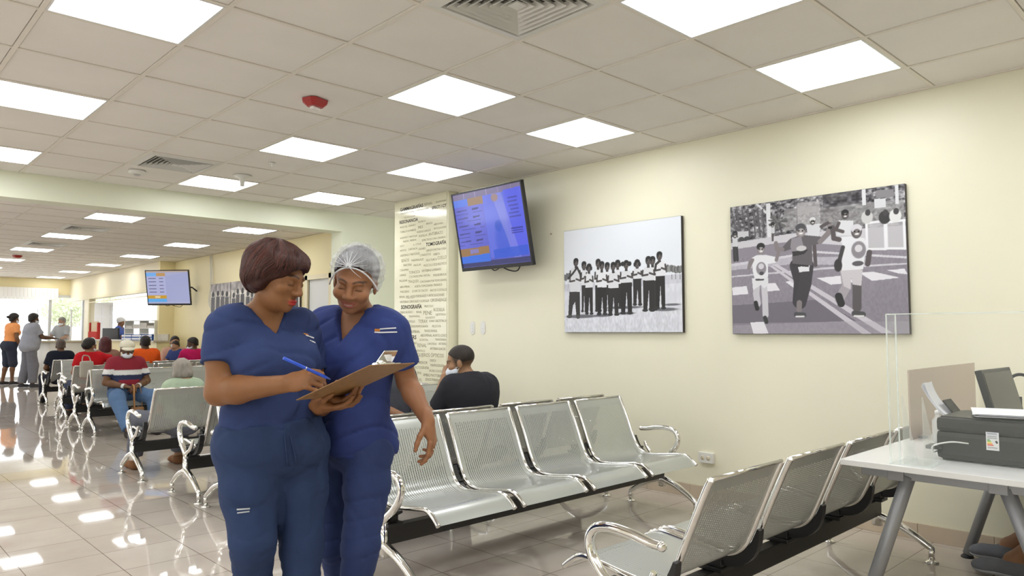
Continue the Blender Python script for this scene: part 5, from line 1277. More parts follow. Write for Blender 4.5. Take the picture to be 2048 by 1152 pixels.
hL = hand_prims(J['wL'], R_*.9-F_*.3, U_*.9+F_*.1, -F_, .35, .95)
S1_ = dict(tw=.97, td=1.10, hips=1.20, waist=1.22, belly=1.12, bust=1.02, leg=1.06, arm=1.10, smile=0, plump=.006, neckw=.92, nose=.95)
def bob(H):
    pr = [H.E((0, -.030, .040), (.094, .109, .088), .03), H.E((0, -.058, -.016), (.086, .064, .062), .03), H.E((-.072, -.026, -.01), (.03, .05, .052), .03), H.E((.072, -.026, -.006), (.030, .05, .05), .03), H.E((0, .036, .066), (.073, .048, .041), .03), H.E((.03, .05, .055), (.05, .042, .036), .03)]
    return pr, []
def strands(H, amp=.0035, f=150, along=(.35, .8, .45)):
    a = unit(along); rng2 = np.random.default_rng(3); t1 = unit(np.cross(a, [0, 0, 1.])); t2 = np.cross(a, t1)
    def fn(X, Y, Z):
        x, y, z = (X-H.c[0]), (Y-H.c[1]), (Z-H.c[2]); R = H.R
        lx, ly, lz = x*R[0, 0]+y*R[1, 0]+z*R[2, 0], x*R[0, 1]+y*R[1, 1]+z*R[2, 1], x*R[0, 2]+y*R[1, 2]+z*R[2, 2]
        p = lx*t1[0]+ly*t1[1]+lz*t1[2]; q = lx*t2[0]+ly*t2[1]+lz*t2[2]; s = lx*a[0]+ly*a[1]+lz*a[2]
        return amp*(np.sin(p*f+2*np.sin(s*22)+q*40)+.6*np.sin(q*f*1.3+1.6*np.sin(s*30+1))+.5*np.sin(p*f*.45+s*35))*.5
    return fn
def lock_strands(root, H, base, hair, m, n, seed, centre, crown, reach_, sweep, w=.0011, lift=.003, seg=9, spread=.05):
    """thin tapering locks laid over a finished hair volume, as part of that hair"""
    bpy.context.view_layer.update(); r = np.random.default_rng(seed); b = MB(); c = np.array(centre)
    for k in range(n):
        ph = r.uniform(-PI, PI); tm = reach_(ph)*r.uniform(.8, 1.04); t0 = r.uniform(0, .45)*tm; pts = []; lf = r.uniform(.0, 1.)*lift; wob = r.uniform(-1, 1)*spread; fr = r.uniform(4, 9); p0 = r.uniform(0, 6)
        for t in np.linspace(t0, tm, seg):
            a = ph+sweep(ph)*(t/tm)+wob*math.sin(fr*t+p0); up = np.array(crown); e1 = unit(np.cross([0, 1., 0], up)); e2 = np.cross(up, e1)
            d = up*math.cos(t)+(e1*math.sin(a)+e2*math.cos(a))*math.sin(t); q = H.p(*(c+d*.16))-base
            ok, loc, no, ix = hair.closest_point_on_mesh(Vector(q))
            if not ok: continue
            pts.append(np.array(loc)+np.array(no)*(lf+.0006))
        if len(pts) > 3: b.tube(pts, [w*.6]+[w]*(len(pts)-2)+[w*.25], 4, False)
    return b.build('locks', m, hair)
def bob_hair(root, H, base):
    hair_fn(bob, strand_mat('reddish_brown', (62, 32, 27), .5), .0042, strands(H, .0028, 120, (.3, .6, -.75)), cuts=[lambda H: H.E((0, .120, -.052), (.098, .088, .116)), lambda H: H.E((.0, .045, -.115), (.13, .085, .075)), lambda H: H.E((-.075, .062, -.058), (.06, .058, .062)), lambda H: H.E((.075, .062, -.058), (.06, .058, .062))])(root, H, base)
    hair = [c for c in root.children if c.name.startswith('hair')][0]
    reach_ = lambda ph: 1.75+1.0*(.5-.5*math.cos(ph))
    sw = lambda ph: .5*math.sin(ph)+.35
    for k, rgb in enumerate(((70, 36, 30), (92, 48, 38), (46, 25, 22))):
        o = lock_strands(root, H, base, hair, mat('hair_lock_%d' % k, lin(rgb), .42, spec=.5), 1500 if k < 2 else 1000, 5+k, (0, -.022, .03), (.10, -.22, .97), reach_, sw, .0010, .005)
n1 = person('nurse with a brown bob and navy scrubs writing on a clipboard with a blue pen', J, S1_, DSKIN,
    [top('scrub_top', m_scrub, .012, .56, .06, .0075, 'v', folds(2, .0075, 26), 1.14, vdepth=.075), trousers('scrub_trousers', m_scrubp, .017, .97, .0075, .98, folds(5, .006, 26), .105), shoes(cloth((200, 200, 204), 'white_shoe'), cloth((120, 122, 130), 'grey_sole'))],
    bob_hair, b1, h=.009, hh=.0029, hands=(hR, hL), face=dict(lips=(.52, .03, .035), open_eye=.02), hh_hand=.0032)
def bars(name, root, base, rows, m):
    """small flat marks sewn onto cloth: rows of (point, along, up, w, h)"""
    b = MB()
    for c, al, up, w, h in rows:
        al, up = unit(al), unit(up); n = unit(np.cross(al, up)); c = np.array(c)-base
        b.prism([c-al*w/2-up*h/2, c+al*w/2-up*h/2, c+al*w/2+up*h/2, c-al*w/2+up*h/2], n*.0015 if n@F_ < 0 else -n*.0015)
    return b.build(name, m, root)
def surf(root, px, py, names=('scrub_top', 'scrub_trousers')):
    """where the ray through a pixel first meets the clothing of a finished person"""
    d = Vector((CF+CR*(px-1024)/FPX+CU*(576-py)/FPX)); d.normalize(); best = None
    for ch in root.children:
        if ch.name.split('.')[0] not in names: continue
        o = Vector((0, 0, CAMZ))-root.location; ok, loc, no, ix = ch.ray_cast(o, d)
        if ok and (best is None or loc.length < best[0].length+0 and (loc-o).length < (best[0]-o).length): best = (loc, no)
    if best is None: return None, None
    return np.array(best[0]+root.location), np.array(best[1])
m_thread = mat('white_thread', (.78, .79, .82), .7); m_orange = mat('orange_thread', lin((206, 134, 52)), .7)
def sewn(root, name, base, marks, m):
    b = MB()
    for px0, py0, px1, py1, h in marks:
        for k in range(6):
            t0, t1 = k/6, (k+1)/6; P = [surf(root, px0+(px1-px0)*t, py0+(py1-py0)*t) for t in (t0, t1)]
            if P[0][0] is None or P[1][0] is None: continue
            q = [p+n*.0012 for p, n in P]; up = unit(np.cross(unit(q[1]-q[0]), P[0][1])); up = up if up[2] > 0 else -up
            b.prism([q[0]-up*h/2-base, q[1]-up*h/2-base, q[1]+up*h/2-base, q[0]+up*h/2-base], P[0][1]*.0012)
    if b.V: b.build(name, m, root)
bpy.context.view_layer.update()
sewn(n1, 'chest_logo', b1, [(611, 671, 627, 676, .005), (619, 681, 630, 686, .005)], m_thread); sewn(n1, 'logo_mark', b1, [(607, 668, 616, 670, .007)], m_orange)
sewn(n1, 'trouser_label', b1, [(474, 1019, 500, 1017, .005), (475, 1026, 499, 1023, .004)], mat('grey_thread', (.5, .52, .55), .6))
dr = MB()
for (x0, y0, x1, y1) in ((567, 856, 575, 930), (577, 857, 592, 925)):
    pts = [surf(n1, x0+(x1-x0)*t, y0+(y1-y0)*t) for t in np.linspace(0, 1, 8)]; pts = [p+n*.004-b1 for p, n in pts if p is not None]
    if len(pts) > 2: dr.tube(pts, .0035, 6)
if dr.V: dr.build('drawstring', m_scrubp, n1)
# second nurse: hairnet, lighter blue scrubs, arm swinging
b2 = np.array([*at(712, 900, 2.88)[:2], 0.])
J = dict(pel=at(706, 880, 2.89), nk=at(722, 634, 2.89), sR=at(640, 655, 2.95), sL=at(787, 660, 2.81), hR=at(670, 897, 2.93), hL=at(740, 897, 2.85),
         kR=at(672, 1090, 2.93), kL=at(722, 1090, 2.74), aR=at(690, 1310, 3.08), aL=at(700, 1310, 2.76), eR=at(652, 800, 2.90), wR=at(652, 806, 2.57), eL=at(814, 765, 2.88), wL=at(856, 842, 2.74))
J['H'] = Head(at(711, 562, 2.80), head_rot(math.radians(226), .36, .16), 1.03); stand_z(J)
fw2 = -F_; J['tR'] = unit([fw2[0], fw2[1], 0]); J['tL'] = J['tR']
hR2 = hand_prims(J['wR'], R_*.93+U_*.2-F_*.2, U_*.95-F_*.1, -F_*.8+U_*.3, (.5, .45, .5, .55), 1.0, thumb_in=.75)
hL2 = hand_prims(J['wL'], -U_*.93+R_*.22-F_*.1, -R_*.85-U_*.1+F_*.25, -F_*.9-R_*.3, (.42, .62, .72, .8), .98, thumb_in=.35)
S2_ = dict(tw=.86, td=1.05, hips=.95, waist=1.06, belly=1.05, bust=1.0, leg=.94, arm=1.0, smile=1, plump=.003, nose=1.08, neckw=.9)
def cap_hair(H): return hair_short(H, .010, -.04)
def hairnet(root, H, base):
    hair_fn(cap_hair, m_hblack, .006)(root, H, base)
    NP = [0, .84, -.54]; pr = [H.E((0, -.020, .050), (.099, .112, .089), .03), H.E((0, -.04, .0), (.094, .075, .066), .03)]
    f = Field(*bounds(pr, .015), .0045)
    for p in pr: f.add(p)
    g = H.p(.005, .085, .085)
    def crinkle(X, Y, Z):
        x, y, z = X-g[0], Y-g[1], Z-g[2]; R = H.R
        lx = x*R[0, 0]+y*R[1, 0]+z*R[2, 0]; lz = x*R[0, 2]+y*R[1, 2]+z*R[2, 2]; an = np.arctan2(lx, lz)
        return .0022*np.sin(an*17+4*np.sin(an*3))+.0015*np.sin(X*95+2*np.sin(Z*80))*np.sin(Y*88+Z*60)
    f.wrinkle(crinkle)
    f.plane(H.p(0, .070, .056), H.R@unit(NP)); f.plane(H.p(0, 0, -.058), -H.R[:, 2])
    V, Q = f.net(); V = relax(V, Q, 1, .3)
    L = H.local(V); C = L[Q].mean(1); keep = (C@unit(NP) < np.array([0, .070, .056])@unit(NP)-.004) & (C[:, 2] > -.055); Q = Q[keep]
    o = qmesh('hairnet', V, Q, see_through('hairnet_gauze', (.86, .87, .92), .30, .8, streak=(1, 1, .35)), root, base)
    pts = []
    for a in np.linspace(-PI*.37, PI*.37, 34):
        x = .099*math.sin(a); y = -.018+.100*math.cos(a); n = unit(NP); c = n@np.array([0, .070, .056]); z = (n[1]*y-c)/-n[2]
        pts.append(H.p(x, y, max(z, -.052))-base)
    MB().tube(pts, .0030, 8).build('elastic_band', mat('gauze_white', (.8, .81, .85), .8, bump=.5, bscale=120), o)
    k = MB(); c0 = np.array([.012, .083, .078])
    for an in np.linspace(-2.4, 2.4, 13):
        pts = []
        for t in np.linspace(0, 1, 6):
            v = c0+np.array([math.sin(an)*.055*t, -.035*t*t, math.cos(an)*.05*t+.004]); d_ = unit((v-np.array([0, -.02, .05]))/np.array([.099, .112, .089])); pts.append(H.p(*(np.array([0, -.02, .05])+d_*np.array([.0995, .1125, .0895])))-base)
        k.tube(pts, list(np.linspace(.0019, .0005, 6)), 6)
    k.build('gathered_pleats', mat('gauze_white', (.8, .81, .85), .8), o)
n2 = person('smiling nurse in a white hairnet and blue scrubs looking down at the clipboard', J, S2_, DSKIN2,
    [top('scrub_top', m_scrub2, .021, .66, -.045, .0075, 'v', folds(12, .0075, 24), 1.2, vdepth=.105), trousers('scrub_trousers', m_scrub, .010, .97, .008, 1.1, folds(15, .006, 24), -.01), shoes(cloth((60, 62, 70), 'dark_shoe'), cloth((120, 122, 130), 'grey_sole'))],
    hairnet, b2, h=.009, hh=.0029, hands=(hR2, hL2), face=dict(lips=(.36, .10, .085), open_eye=.02, smile=1.), hh_hand=.0032)
bpy.context.view_layer.update()
sewn(n2, 'chest_logo', b2, [(760, 658, 792, 656, .0045), (749, 665, 794, 664, .005)], m_thread); sewn(n2, 'logo_mark', b2, [(750, 660, 760, 660, .009)], m_orange)
H = J['H']
q_ = hL2[3+6]; c = mix(q_[1], q_[2], .55)-b2; ax_ = unit(q_[2]-q_[1]); e1 = unit(np.cross(ax_, F_)); e2 = np.cross(ax_, e1)
MB().tube([c+(e1*math.cos(a)+e2*math.sin(a))*.0098 for a in np.linspace(0, 2*PI, 17)], .0018, 6).build('ring', mat('silver', (.85, .84, .82), .2, 1.), n2)
# clipboard and pen
ux, uy, un = np.array([[.27998, -.88909, .36212], [.95471, .29744, -.00785], [-.10073, .34792, .93210]]); cen = np.array([1.2998, 2.1113, 1.0891])
cb = thing('clipboard', 'brown hardboard clipboard with a metal clip held between the two nurses', 'clipboard', cen)
cb.matrix_world = Matrix([[*(ux[i], uy[i], un[i]), cen[i]] for i in range(3)]+[[0, 0, 0, 1]])
MB().box((-.165, -.115, -.0016), (.165, .115, .0016), .0012).build('board', mat('hardboard', lin((150, 112, 70)), .55, var=.15, vscale=40, bump=.15, bscale=400), cb)
c_ = MB(); c_.box((.118, -.05, .0036), (.158, .05, .006), .001); c_.tube([(.128, -.05, .012), (.128, .05, .012)], .007, 10); c_.prism([(.128, -.042, .014), (.128, .042, .014), (.172, .034, .042), (.172, -.034, .042)], (.0, 0, .0022)); c_.build('clip', m_chrome, cb)
pp = MB()
for k in range(3): pp.box((-.14+.002*k, -.1+.001*k, .0018+.0006*k), (.15, .1+.001*k, .0022+.0006*k))
tag(pp.build('form_paper', m_paper), 'white form held on the brown clipboard', 'paper'); bpy.data.objects['form_paper'].matrix_world = cb.matrix_world.copy()
p0, p1 = at(567, 716, 2.30), at(661, 759, 2.41); pd = unit(p1-p0); pn = thing('pen', 'blue ballpoint pen in the writing hand of the nurse with the bob', 'pen', p0)
L_ = np.linalg.norm(p1-p0)
MB().tube([(0, 0, 0), pd*L_*.9], .0052, 10).build('barrel', mat('pen_blue', lin((38, 84, 208)), .3), pn); MB().tube([pd*L_*.9, pd*L_], [.0048, .001], 10).build('tip', mat('pen_grip', lin((60, 80, 150)), .3), pn); MB().tube([pd*(L_*.45), pd*(L_*.47)], .006, 10).build('collar', mat('silver', (.85, .84, .82), .2, 1.), pn)
# ---------------------------------------------------------------- seated and standing visitors
def seated(x, y, a, sc=1., lean=.08, head=(0., .1, 0.), knee=.09, foot=.02, lap=.27, wid=.165, pelz=.475, neckl=.128, hf=.03, tl=.46, arms=None, side=0.):
    a = math.radians(a); fw = np.array([math.sin(a), math.cos(a), 0]); rt = np.array([math.cos(a), -math.sin(a), 0]); up = np.array([0, 0, 1.])
    pel = np.array([x, y, pelz]); nk = pel+fw*lean*tl*sc+up*tl*sc*math.sqrt(max(.2, 1-lean*lean))+rt*side*tl
    J = dict(pel=pel, nk=nk)
    for s, q in (('R', 1), ('L', -1)):
        J['s'+s] = nk-up*.035*sc+rt*q*wid*sc; J['h'+s] = pel-up*.01+rt*q*.085*sc+fw*.02; J['k'+s] = J['h'+s]+fw*.40*sc+rt*q*knee-up*.02+up*0; J['k'+s][2] = .45
        J['a'+s] = J['k'+s]+fw*foot; J['a'+s][2] = .085; J['t'+s] = fw
        J['e'+s] = J['s'+s]-up*.235*sc+fw*.07+rt*q*.045; J['w'+s] = pel+fw*lap+rt*q*.06+up*.10
    if arms: arms(J, fw, rt, up)
    J['H'] = Head(nk+up*neckl*sc+fw*hf, head_rot(a+head[0], head[1], head[2]), sc); J['fw'], J['rt'] = fw, rt; return J
def standing(x, y, a, sc=1., head=(0., .1, 0.), arms=None, lean=.0, stance=.0):
    a = math.radians(a); fw = np.array([math.sin(a), math.cos(a), 0]); rt = np.array([math.cos(a), -math.sin(a), 0]); up = np.array([0, 0, 1.])
    pel = np.array([x, y, .93*sc]); nk = pel+up*.50*sc+fw*lean; J = dict(pel=pel, nk=nk)
    for s, q in (('R', 1), ('L', -1)):
        J['s'+s] = nk-up*.04*sc+rt*q*.17*sc; J['h'+s] = pel-up*.02+rt*q*.085*sc; J['k'+s] = np.array([*(J['h'+s]+fw*.03+fw*stance*q*.5)[:2], .50*sc]); J['a'+s] = np.array([*(J['h'+s]+rt*q*.02+fw*stance*q-fw*.02)[:2], .085]); J['t'+s] = fw
        J['e'+s] = J['s'+s]-up*.27*sc+rt*q*.05-fw*.02; J['w'+s] = J['e'+s]-up*.22*sc+fw*.08
    if arms: arms(J, fw, rt, up)
    J['H'] = Head(nk+up*.14*sc+fw*(.02+lean*.3), head_rot(a+head[0], head[1], head[2]), sc); J['fw'], J['rt'] = fw, rt; return J
SK1, SK2, SK3, SK4 = (.16, .075, .035), (.30, .15, .08), (.40, .22, .13), (.10, .05, .028)
def bs(J): return np.array([J['pel'][0], J['pel'][1], 0])
def hnd(J, s, cu=.6, sc=1.): d = unit(J['w'+s]-J['e'+s]); n = np.array([0, 0, -1.]); n = unit(n-d*(n@d)+1e-3); return hand_prims(J['w'+s], d, n, (-1 if s == 'R' else 1)*J['rt'], cu, sc, k=.008)
short = lambda H: hair_short(H, .008, -.05)
# man in the striped polo, cap and mask
def clasp(J, fw, rt, up):
    for s, q in (('R', 1), ('L', -1)): J['e'+s] = J['s'+s]-up*.24+fw*.05+rt*q*.075; J['w'+s] = J['pel']+fw*.24+rt*q*.065+up*.115
J = seated(2.84, 10.03, 180, .97, -.02, (.12, .22, 0), .13, .03, arms=clasp, wid=.17, pelz=.465, tl=.45)
J['aR'] = J['kR']+J['fw']*.34+J['rt']*-.05; J['aR'][2] = .10; J['kR'] += J['fw']*.03
def polo(V, J):
    z = V[:, 2]-J['nk'][2]; c = np.tile(np.array(lin((34, 42, 78))), (len(V), 1)); side = np.abs((V-J['pel'])@J['rt'])
    red, wh = np.array(lin((136, 28, 46))), np.array((.74, .74, .74)); zz = z-.10*np.clip(side-.10, 0, .2)
    c[zz > -.185] = wh; c[zz > -.125] = red; c[(zz < -.245) & (zz > -.30) & (side < .12)] = red; return c
hs = (hnd(J, 'R', .9), hnd(J, 'L', .9))
def white_cap(root, H, base):
    hair_fn(short, m_hgrey, .008)(root, H, base)
    pr = [H.E((0, -.01, .058), (.092, .108, .072), .02)]; f = Field(*bounds(pr, .01), .007)
    for p in pr: f.add(p)
    f.plane(H.p(0, 0, .040), H.R@unit([0, .15, -1])); V, Q = f.net(); o = qmesh('cap', V, Q, cloth((226, 220, 200), 'cream_cap'), root, base)
    f = Field(*bounds([H.E((0, .10, .04), (.09, .09, .05))], .01), .006); f.add(H.E((0, .07, .034), (.078, .095, .024), .005)); f.plane(H.p(0, .06, .03), -H.R[:, 1]); V, Q = f.net(); qmesh('brim', V, Q, cloth((226, 220, 200), 'cream_cap'), o, base)
def glasses(root, H, base):
    b = MB()
    for s in (-1, 1): b.tube([H.p(s*.033+.024*math.cos(a), .094, -.002+.017*math.sin(a))-base for a in np.linspace(0, 2*PI, 17)], .0022, 6); b.tube([H.p(s*.057, .092, .004)-base, H.p(s*.076, .0, .0)-base], .002, 6)
    b.tube([H.p(-.009, .097, .002)-base, H.p(.009, .097, .002)-base], .002, 6); b.build('glasses', m_dark, root)
m_jean = cloth((92, 120, 158), 'jean_blue')
st = person('older seated man in a striped red, white and navy polo with cream cap and mask', J, dict(tw=1.16, td=1.2, belly=1.3, waist=1.2, leg=1.05, arm=1.05), SK1,
    [top('polo_shirt', mat('cloth_striped', attr=True, rough=.85, bump=.2, bscale=600, bdist=.0008), .014, .72, -.05, .012, 'crew', folds(31, .004, 24), 1.15, polo), trousers('jeans', m_jean, .014, .95, .012, 1.25, folds(33, .006, 22)), shoes(cloth((62, 54, 50), 'brown_shoe'))],
    both(white_cap, face_mask, glasses), bs(J), h=.012, hh=.006, hands=hs, hh_hand=.0055)
for s, nm, m_ in (('L', 'wristwatch', m_white), ('R', 'paper_wristband', m_white)):
    w, e = J['w'+s]-bs(J), J['e'+s]-bs(J); d = unit(e-w); MB().tube([w+d*.012, w+d*.045], .036, 14, flat=((0, 0, 1), .85)).build(nm, m_, st)
t = thing('walking_cane', 'light wooden cane standing between the knees of the striped-polo man', 'cane', (J['pel'][0]+.0, J['pel'][1]-.36, 0))
MB().tube(spline([(.02, -.02, 0), (0, 0, .4), (0, .02, .56), (.0, .06, .60), (.0, .11, .57)], 6), .011, 10).build('shaft', mat('cane_wood', lin((176, 128, 78)), .5), t); MB().tube([(.02, -.02, 0), (.0195, -.0195, .03)], .014, 10).build('ferrule', m_black, t)
t = thing('handbag', 'tan handbag with thin straps hanging by the cane of the striped-polo man', 'bag', (J['pel'][0]+.06, J['pel'][1]-.30, .20))
MB().box((-.07, -.03, 0), (.07, .03, .13), .02).build('bag_body', mat('tan_leather', lin((170, 128, 84)), .6), t)
for sg in (-1, 1): MB().tube(spline([(sg*.05, 0, .12), (sg*.04, .0, .28), (sg*.015, 0, .38)], 5), .005, 6).build('strap', mat('tan_leather', lin((170, 128, 84)), .6), t)
# grey-haired woman, back to the viewer
def bobg(H): return [H.E((0, -.016, .036), (.090, .106, .092), .03), H.E((0, -.05, -.04), (.086, .062, .062), .03), H.E((.07, .0, -.045), (.028, .05, .05), .03), H.E((-.07, .0, -.045), (.028, .05, .05), .03)], [(H.p(0, .055, .0), H.R[:, 1]), (H.p(0, 0, -.092), -H.R[:, 2])]
J = seated(2.41, 6.84, 0, .90, -.06, (.35, .25, .1), .05, .05, neckl=.115, hf=.04, tl=.385, pelz=.45, wid=.145)
J['kL'] += np.array([-.12, 0, 0]); J['aL'] += np.array([-.14, -.02, 0])
person('grey-haired woman in pale green seen from behind on the bench past the striped-polo man', J, dict(tw=.92, arm=.85, hips=1.0), SK3,
    [top('blouse', cloth((168, 184, 158), 'pale_green'), .014, .7, -.05, .012, 'crew', folds(41, .004), 1.2), trousers('trousers', cloth((104, 106, 116), 'grey_trouser'), .014, .9, .012, 1.3, folds(42, .005)), shoes(cloth((132, 92, 62), 'tan_sandal'))],
    hair_fn(bobg, m_hgrey, .006, strands(J['H'], .003, 130, (.1, .2, 1))), bs(J), h=.013, hh=.0074)
# man in the black T-shirt
def chin(J, fw, rt, up): J['eL'] = J['sL']-up*.22+fw*.14-rt*.02; J['wL'] = J['nk']+fw*.20-rt*.06+up*.02; J['eR'] = J['sR']-up*.22+fw*.16+rt*.03
J = seated(3.36, 3.81, 0, 1.04, .32, (-.72, .22, .0), arms=chin, wid=.175, neckl=.125, hf=.05, pelz=.465, tl=.445)
J['H'].c = J['H'].c-J['rt']*.045
def crew_cut(H): return [H.E((0, -.014, .0335), (.0745, .0935, .081), .01)], [(H.p(0, .070, .070), H.R@unit([0, .60, -.80])), (H.p(0, 0, -.004), -H.R[:, 2])]
person('crop-haired man in a black t-shirt seen from behind past the empty pale bench', J, dict(tw=1.14, td=1.2, hump=1.0, arm=1.22, hips=1.05), (.34, .185, .10),
    [top('t_shirt', cloth((40, 40, 46), 'black_shirt'), .014, .66, -.05, .010, 'crew', folds(51, .004, 20), 1.15), trousers('trousers', cloth((50, 54, 66), 'dark_trouser'), .012, .95, .012), shoes(cloth((40, 40, 42), 'black_shoe'))],
    both(hair_fn(crew_cut, strand_mat('cropped', (46, 38, 32), .6), .004), face_mask), bs(J), h=.011, hh=.005, hands=(hnd(J, 'L', 1.2),), face=dict(open_eye=.2, fade=(.035, .027, .021)))
# person behind the nurses on the bench by the pillar
J = seated(3.46, 5.06, 180, 1.0, -.02, (.2, .2, 0), wid=.17)
person('person in a dark grey shirt mostly hidden behind the hairnet nurse', J, dict(tw=1.08, td=1.1), SK2,
    [top('shirt', cloth((78, 80, 88), 'dark_grey'), .014, .8, -.05, .014, 'crew', folds(61, .004), 1.15), trousers('trousers', cloth((52, 58, 78), 'navy_trouser'), .012, .95, .014), shoes(cloth((40, 40, 42), 'black_shoe'))],
    both(hair_fn(short, m_hblack, .009), face_mask), bs(J), h=.016, hh=.008)
t = thing('shopping_bag', 'white and blue plastic bag on the bench seat behind the hairnet nurse', 'bag', (3.75, 5.14, .40))
b = MB(); b.sphere((0, 0, .14), (.10, .07, .14), 12, 8); b.build('bag_body', mat('bag_white', (.8, .82, .9), .4, bump=.8, bscale=30, bdist=.01), t); MB().box((-.06, -.0735, .12), (.05, -.06, .18)).box((-.04, -.0725, .20), (.04, -.055, .23)).build('blue_print', mat('print_blue', lin((40, 60, 150)), .4), t)
# man in navy, woman in red, woman with maroon hair, orange shirt, mask woman with boy, magenta
J = seated(3.12, 14.75, 0, .96, .05, (.1, .1, 0), wid=.165, tl=.44, pelz=.46)
person('man in a navy shirt seen from behind on the bench next to the walkway', J, dict(tw=1.02, td=1.05), SK1,
    [top('shirt', cloth((26, 30, 44), 'dark_navy'), .014, .7, -.05, .015, 'crew', folds(71, .004), 1.15), trousers('trousers', cloth((44, 44, 54), 'dark_trouser2'), .012, .95, .015), shoes(cloth((40, 40, 42), 'black_shoe'))],
    hair_fn(short, strand_mat('salt', (92, 80, 72), .6), .008), bs(J), h=.018, hh=.009)
def over(J, fw, rt, up): J['eR'] = J['sR']+rt*.22-up*.06-fw*.02; J['wR'] = J['eR']+rt*.20-up*.07+fw*.02
J = seated(2.95, 12.1, 0, .97, -.02, (1.05, .12, .0), arms=over, wid=.15, side=-.04)
def bun(H): return [H.E((0, -.014, .040), (.084, .101, .090), .01), H.E((0, -.095, .0), (.05, .045, .045), .02), H.E((0, -.05, -.03), (.064, .05, .045), .03)], [(H.p(0, .060, .07), H.R@unit([0, .74, -.67])), (H.p(0, 0, -.06), -H.R[:, 2])]
def band(root, H, base): MB().tube([H.p(.088*math.sin(a), .02, .036+.094*math.cos(a))-base for a in np.linspace(-1.7, 1.7, 20)], .007, 6, flat=((0, 0, 1), 1.)).build('hairband', m_white, root)
person('woman in a red top and mask with her arm along the backrest', J, dict(tw=.92, td=1.0, bust=.9, arm=.95), SK2,
    [top('red_top', cloth((196, 26, 36), 'red'), .014, .62, -.05, .013, 'crew', folds(81, .004), 1.15), trousers('trousers', cloth((60, 66, 88), 'denim_dark'), .012, .95, .015), shoes(cloth((70, 60, 56), 'dark_sandal'))],
    both(hair_fn(bun, m_hblack, .006), face_mask, band), bs(J), h=.014, hh=.007, hands=(hnd(J, 'R', .5),))
t = thing('handbag', 'pale grey bag slung over the backrest behind the woman in red', 'bag', (2.80, 11.72, .60), .1)
MB().box((-.09, -.04, 0), (.09, .04, .24), .04).build('bag_body', mat('grey_cloth_bag', lin((172, 166, 154)), .8, bump=.3), t); MB().tube(spline([(-.06, 0, .22), (-.03, .05, .31), (.05, .07, .30), (.06, .02, .22)], 5), .008, 6).build('strap', mat('grey_cloth_bag', lin((172, 166, 154)), .8), t)
def longh(H): return [H.E((0, -.02, .040), (.088, .104, .090), .02), H.E((0, -.06, -.08), (.085, .055, .12), .04), H.E((.06, -.02, -.06), (.035, .05, .09), .03), H.E((-.06, -.02, -.06), (.035, .05, .09), .03)], [(H.p(0, .05, .03), H.R@unit([0, 1, -.4]))]
J = seated(3.36, 12.95, 0, .98, .0, (.3, .1, 0))
person('woman with long maroon hair sitting beyond the woman in red', J, {}, SK2,
    [top('blouse', cloth((150, 112, 96), 'patterned_brown'), .014, .8, -.05, .016, 'crew', folds(91, .004), 1.2), trousers('trousers', cloth((60, 60, 70), 'grey_dark'), .012, .95, .016), shoes(cloth((60, 50, 46), 'dark_sandal'))],
    hair_fn(longh, m_hmaroon, .008, strands(J['H'], .003, 90, (.1, .1, 1))), bs(J), h=.018, hh=.009)
J = seated(3.96, 12.95, 0, 1.0, .03, (.1, .08, 0), wid=.17)
person('man in an orange shirt seen from behind, in front of the yellow counter', J, dict(tw=1.05), SK4,
    [top('orange_shirt', cloth((238, 96, 30), 'orange'), .014, .7, -.05, .016, 'crew', folds(95, .004), 1.15), trousers('trousers', cloth((50, 54, 66), 'dark_trouser'), .012, .95, .016), shoes(cloth((40, 40, 42), 'black_shoe'))],
    hair_fn(short, m_hblack, .008), bs(J), h=.018, hh=.009)
J = seated(4.80, 14.07, 200, .98, .06, (-.25, .1, .1))
person('masked woman facing the viewer with a boy on her lap near the yellow wall', J, {}, SK3,
    [top('blouse', cloth((206, 160, 140), 'pink_beige'), .014, .8, -.05, .016, 'crew', folds(97, .004), 1.2), trousers('trousers', cloth((70, 74, 96), 'denim_dark2'), .012, .95, .016), shoes(cloth((60, 50, 46), 'dark_sandal'))],
    both(hair_fn(short, m_hblack, .008), face_mask), bs(J), h=.016, hh=.0072)
J = seated(4.76, 13.82, 240, .74, .05, (.1, .25, 0), pelz=.56, knee=.04); 
for s in 'RL': J['k'+s][2] = .52; J['a'+s] = J['k'+s]+J['fw']*.06; J['a'+s][2] = .24
person('small boy in a blue shirt on the lap of the masked woman', J, dict(tw=.74, td=.78, arm=.72, leg=.7, hips=.95), SK3,
    [top('blue_shirt', cloth((56, 70, 122), 'boy_blue'), .012, .7, -.04, .014, 'crew', folds(99, .003), 1.15), trousers('trousers', cloth((60, 60, 70), 'grey_dark'), .010, .9, .014), shoes(cloth((40, 40, 42), 'black_shoe'))],
    hair_fn(short, m_hdark, .007), bs(J), h=.015, hh=.008)
J = seated(4.72, 12.95, 0, .95, .0, (-1.3, .25, 0))
person('dark-skinned person in a magenta top half hidden behind the bob-haired nurse', J, {}, SK4,
    [top('magenta_top', cloth((190, 26, 92), 'magenta'), .014, .7, -.05, .016, 'crew', folds(101, .004), 1.15), trousers('trousers', cloth((50, 54, 66), 'dark_trouser'), .012, .95, .016), shoes(cloth((40, 40, 42), 'black_shoe'))],
    both(hair_fn(short, m_hblack, .008), face_mask), bs(J), h=.018, hh=.009)
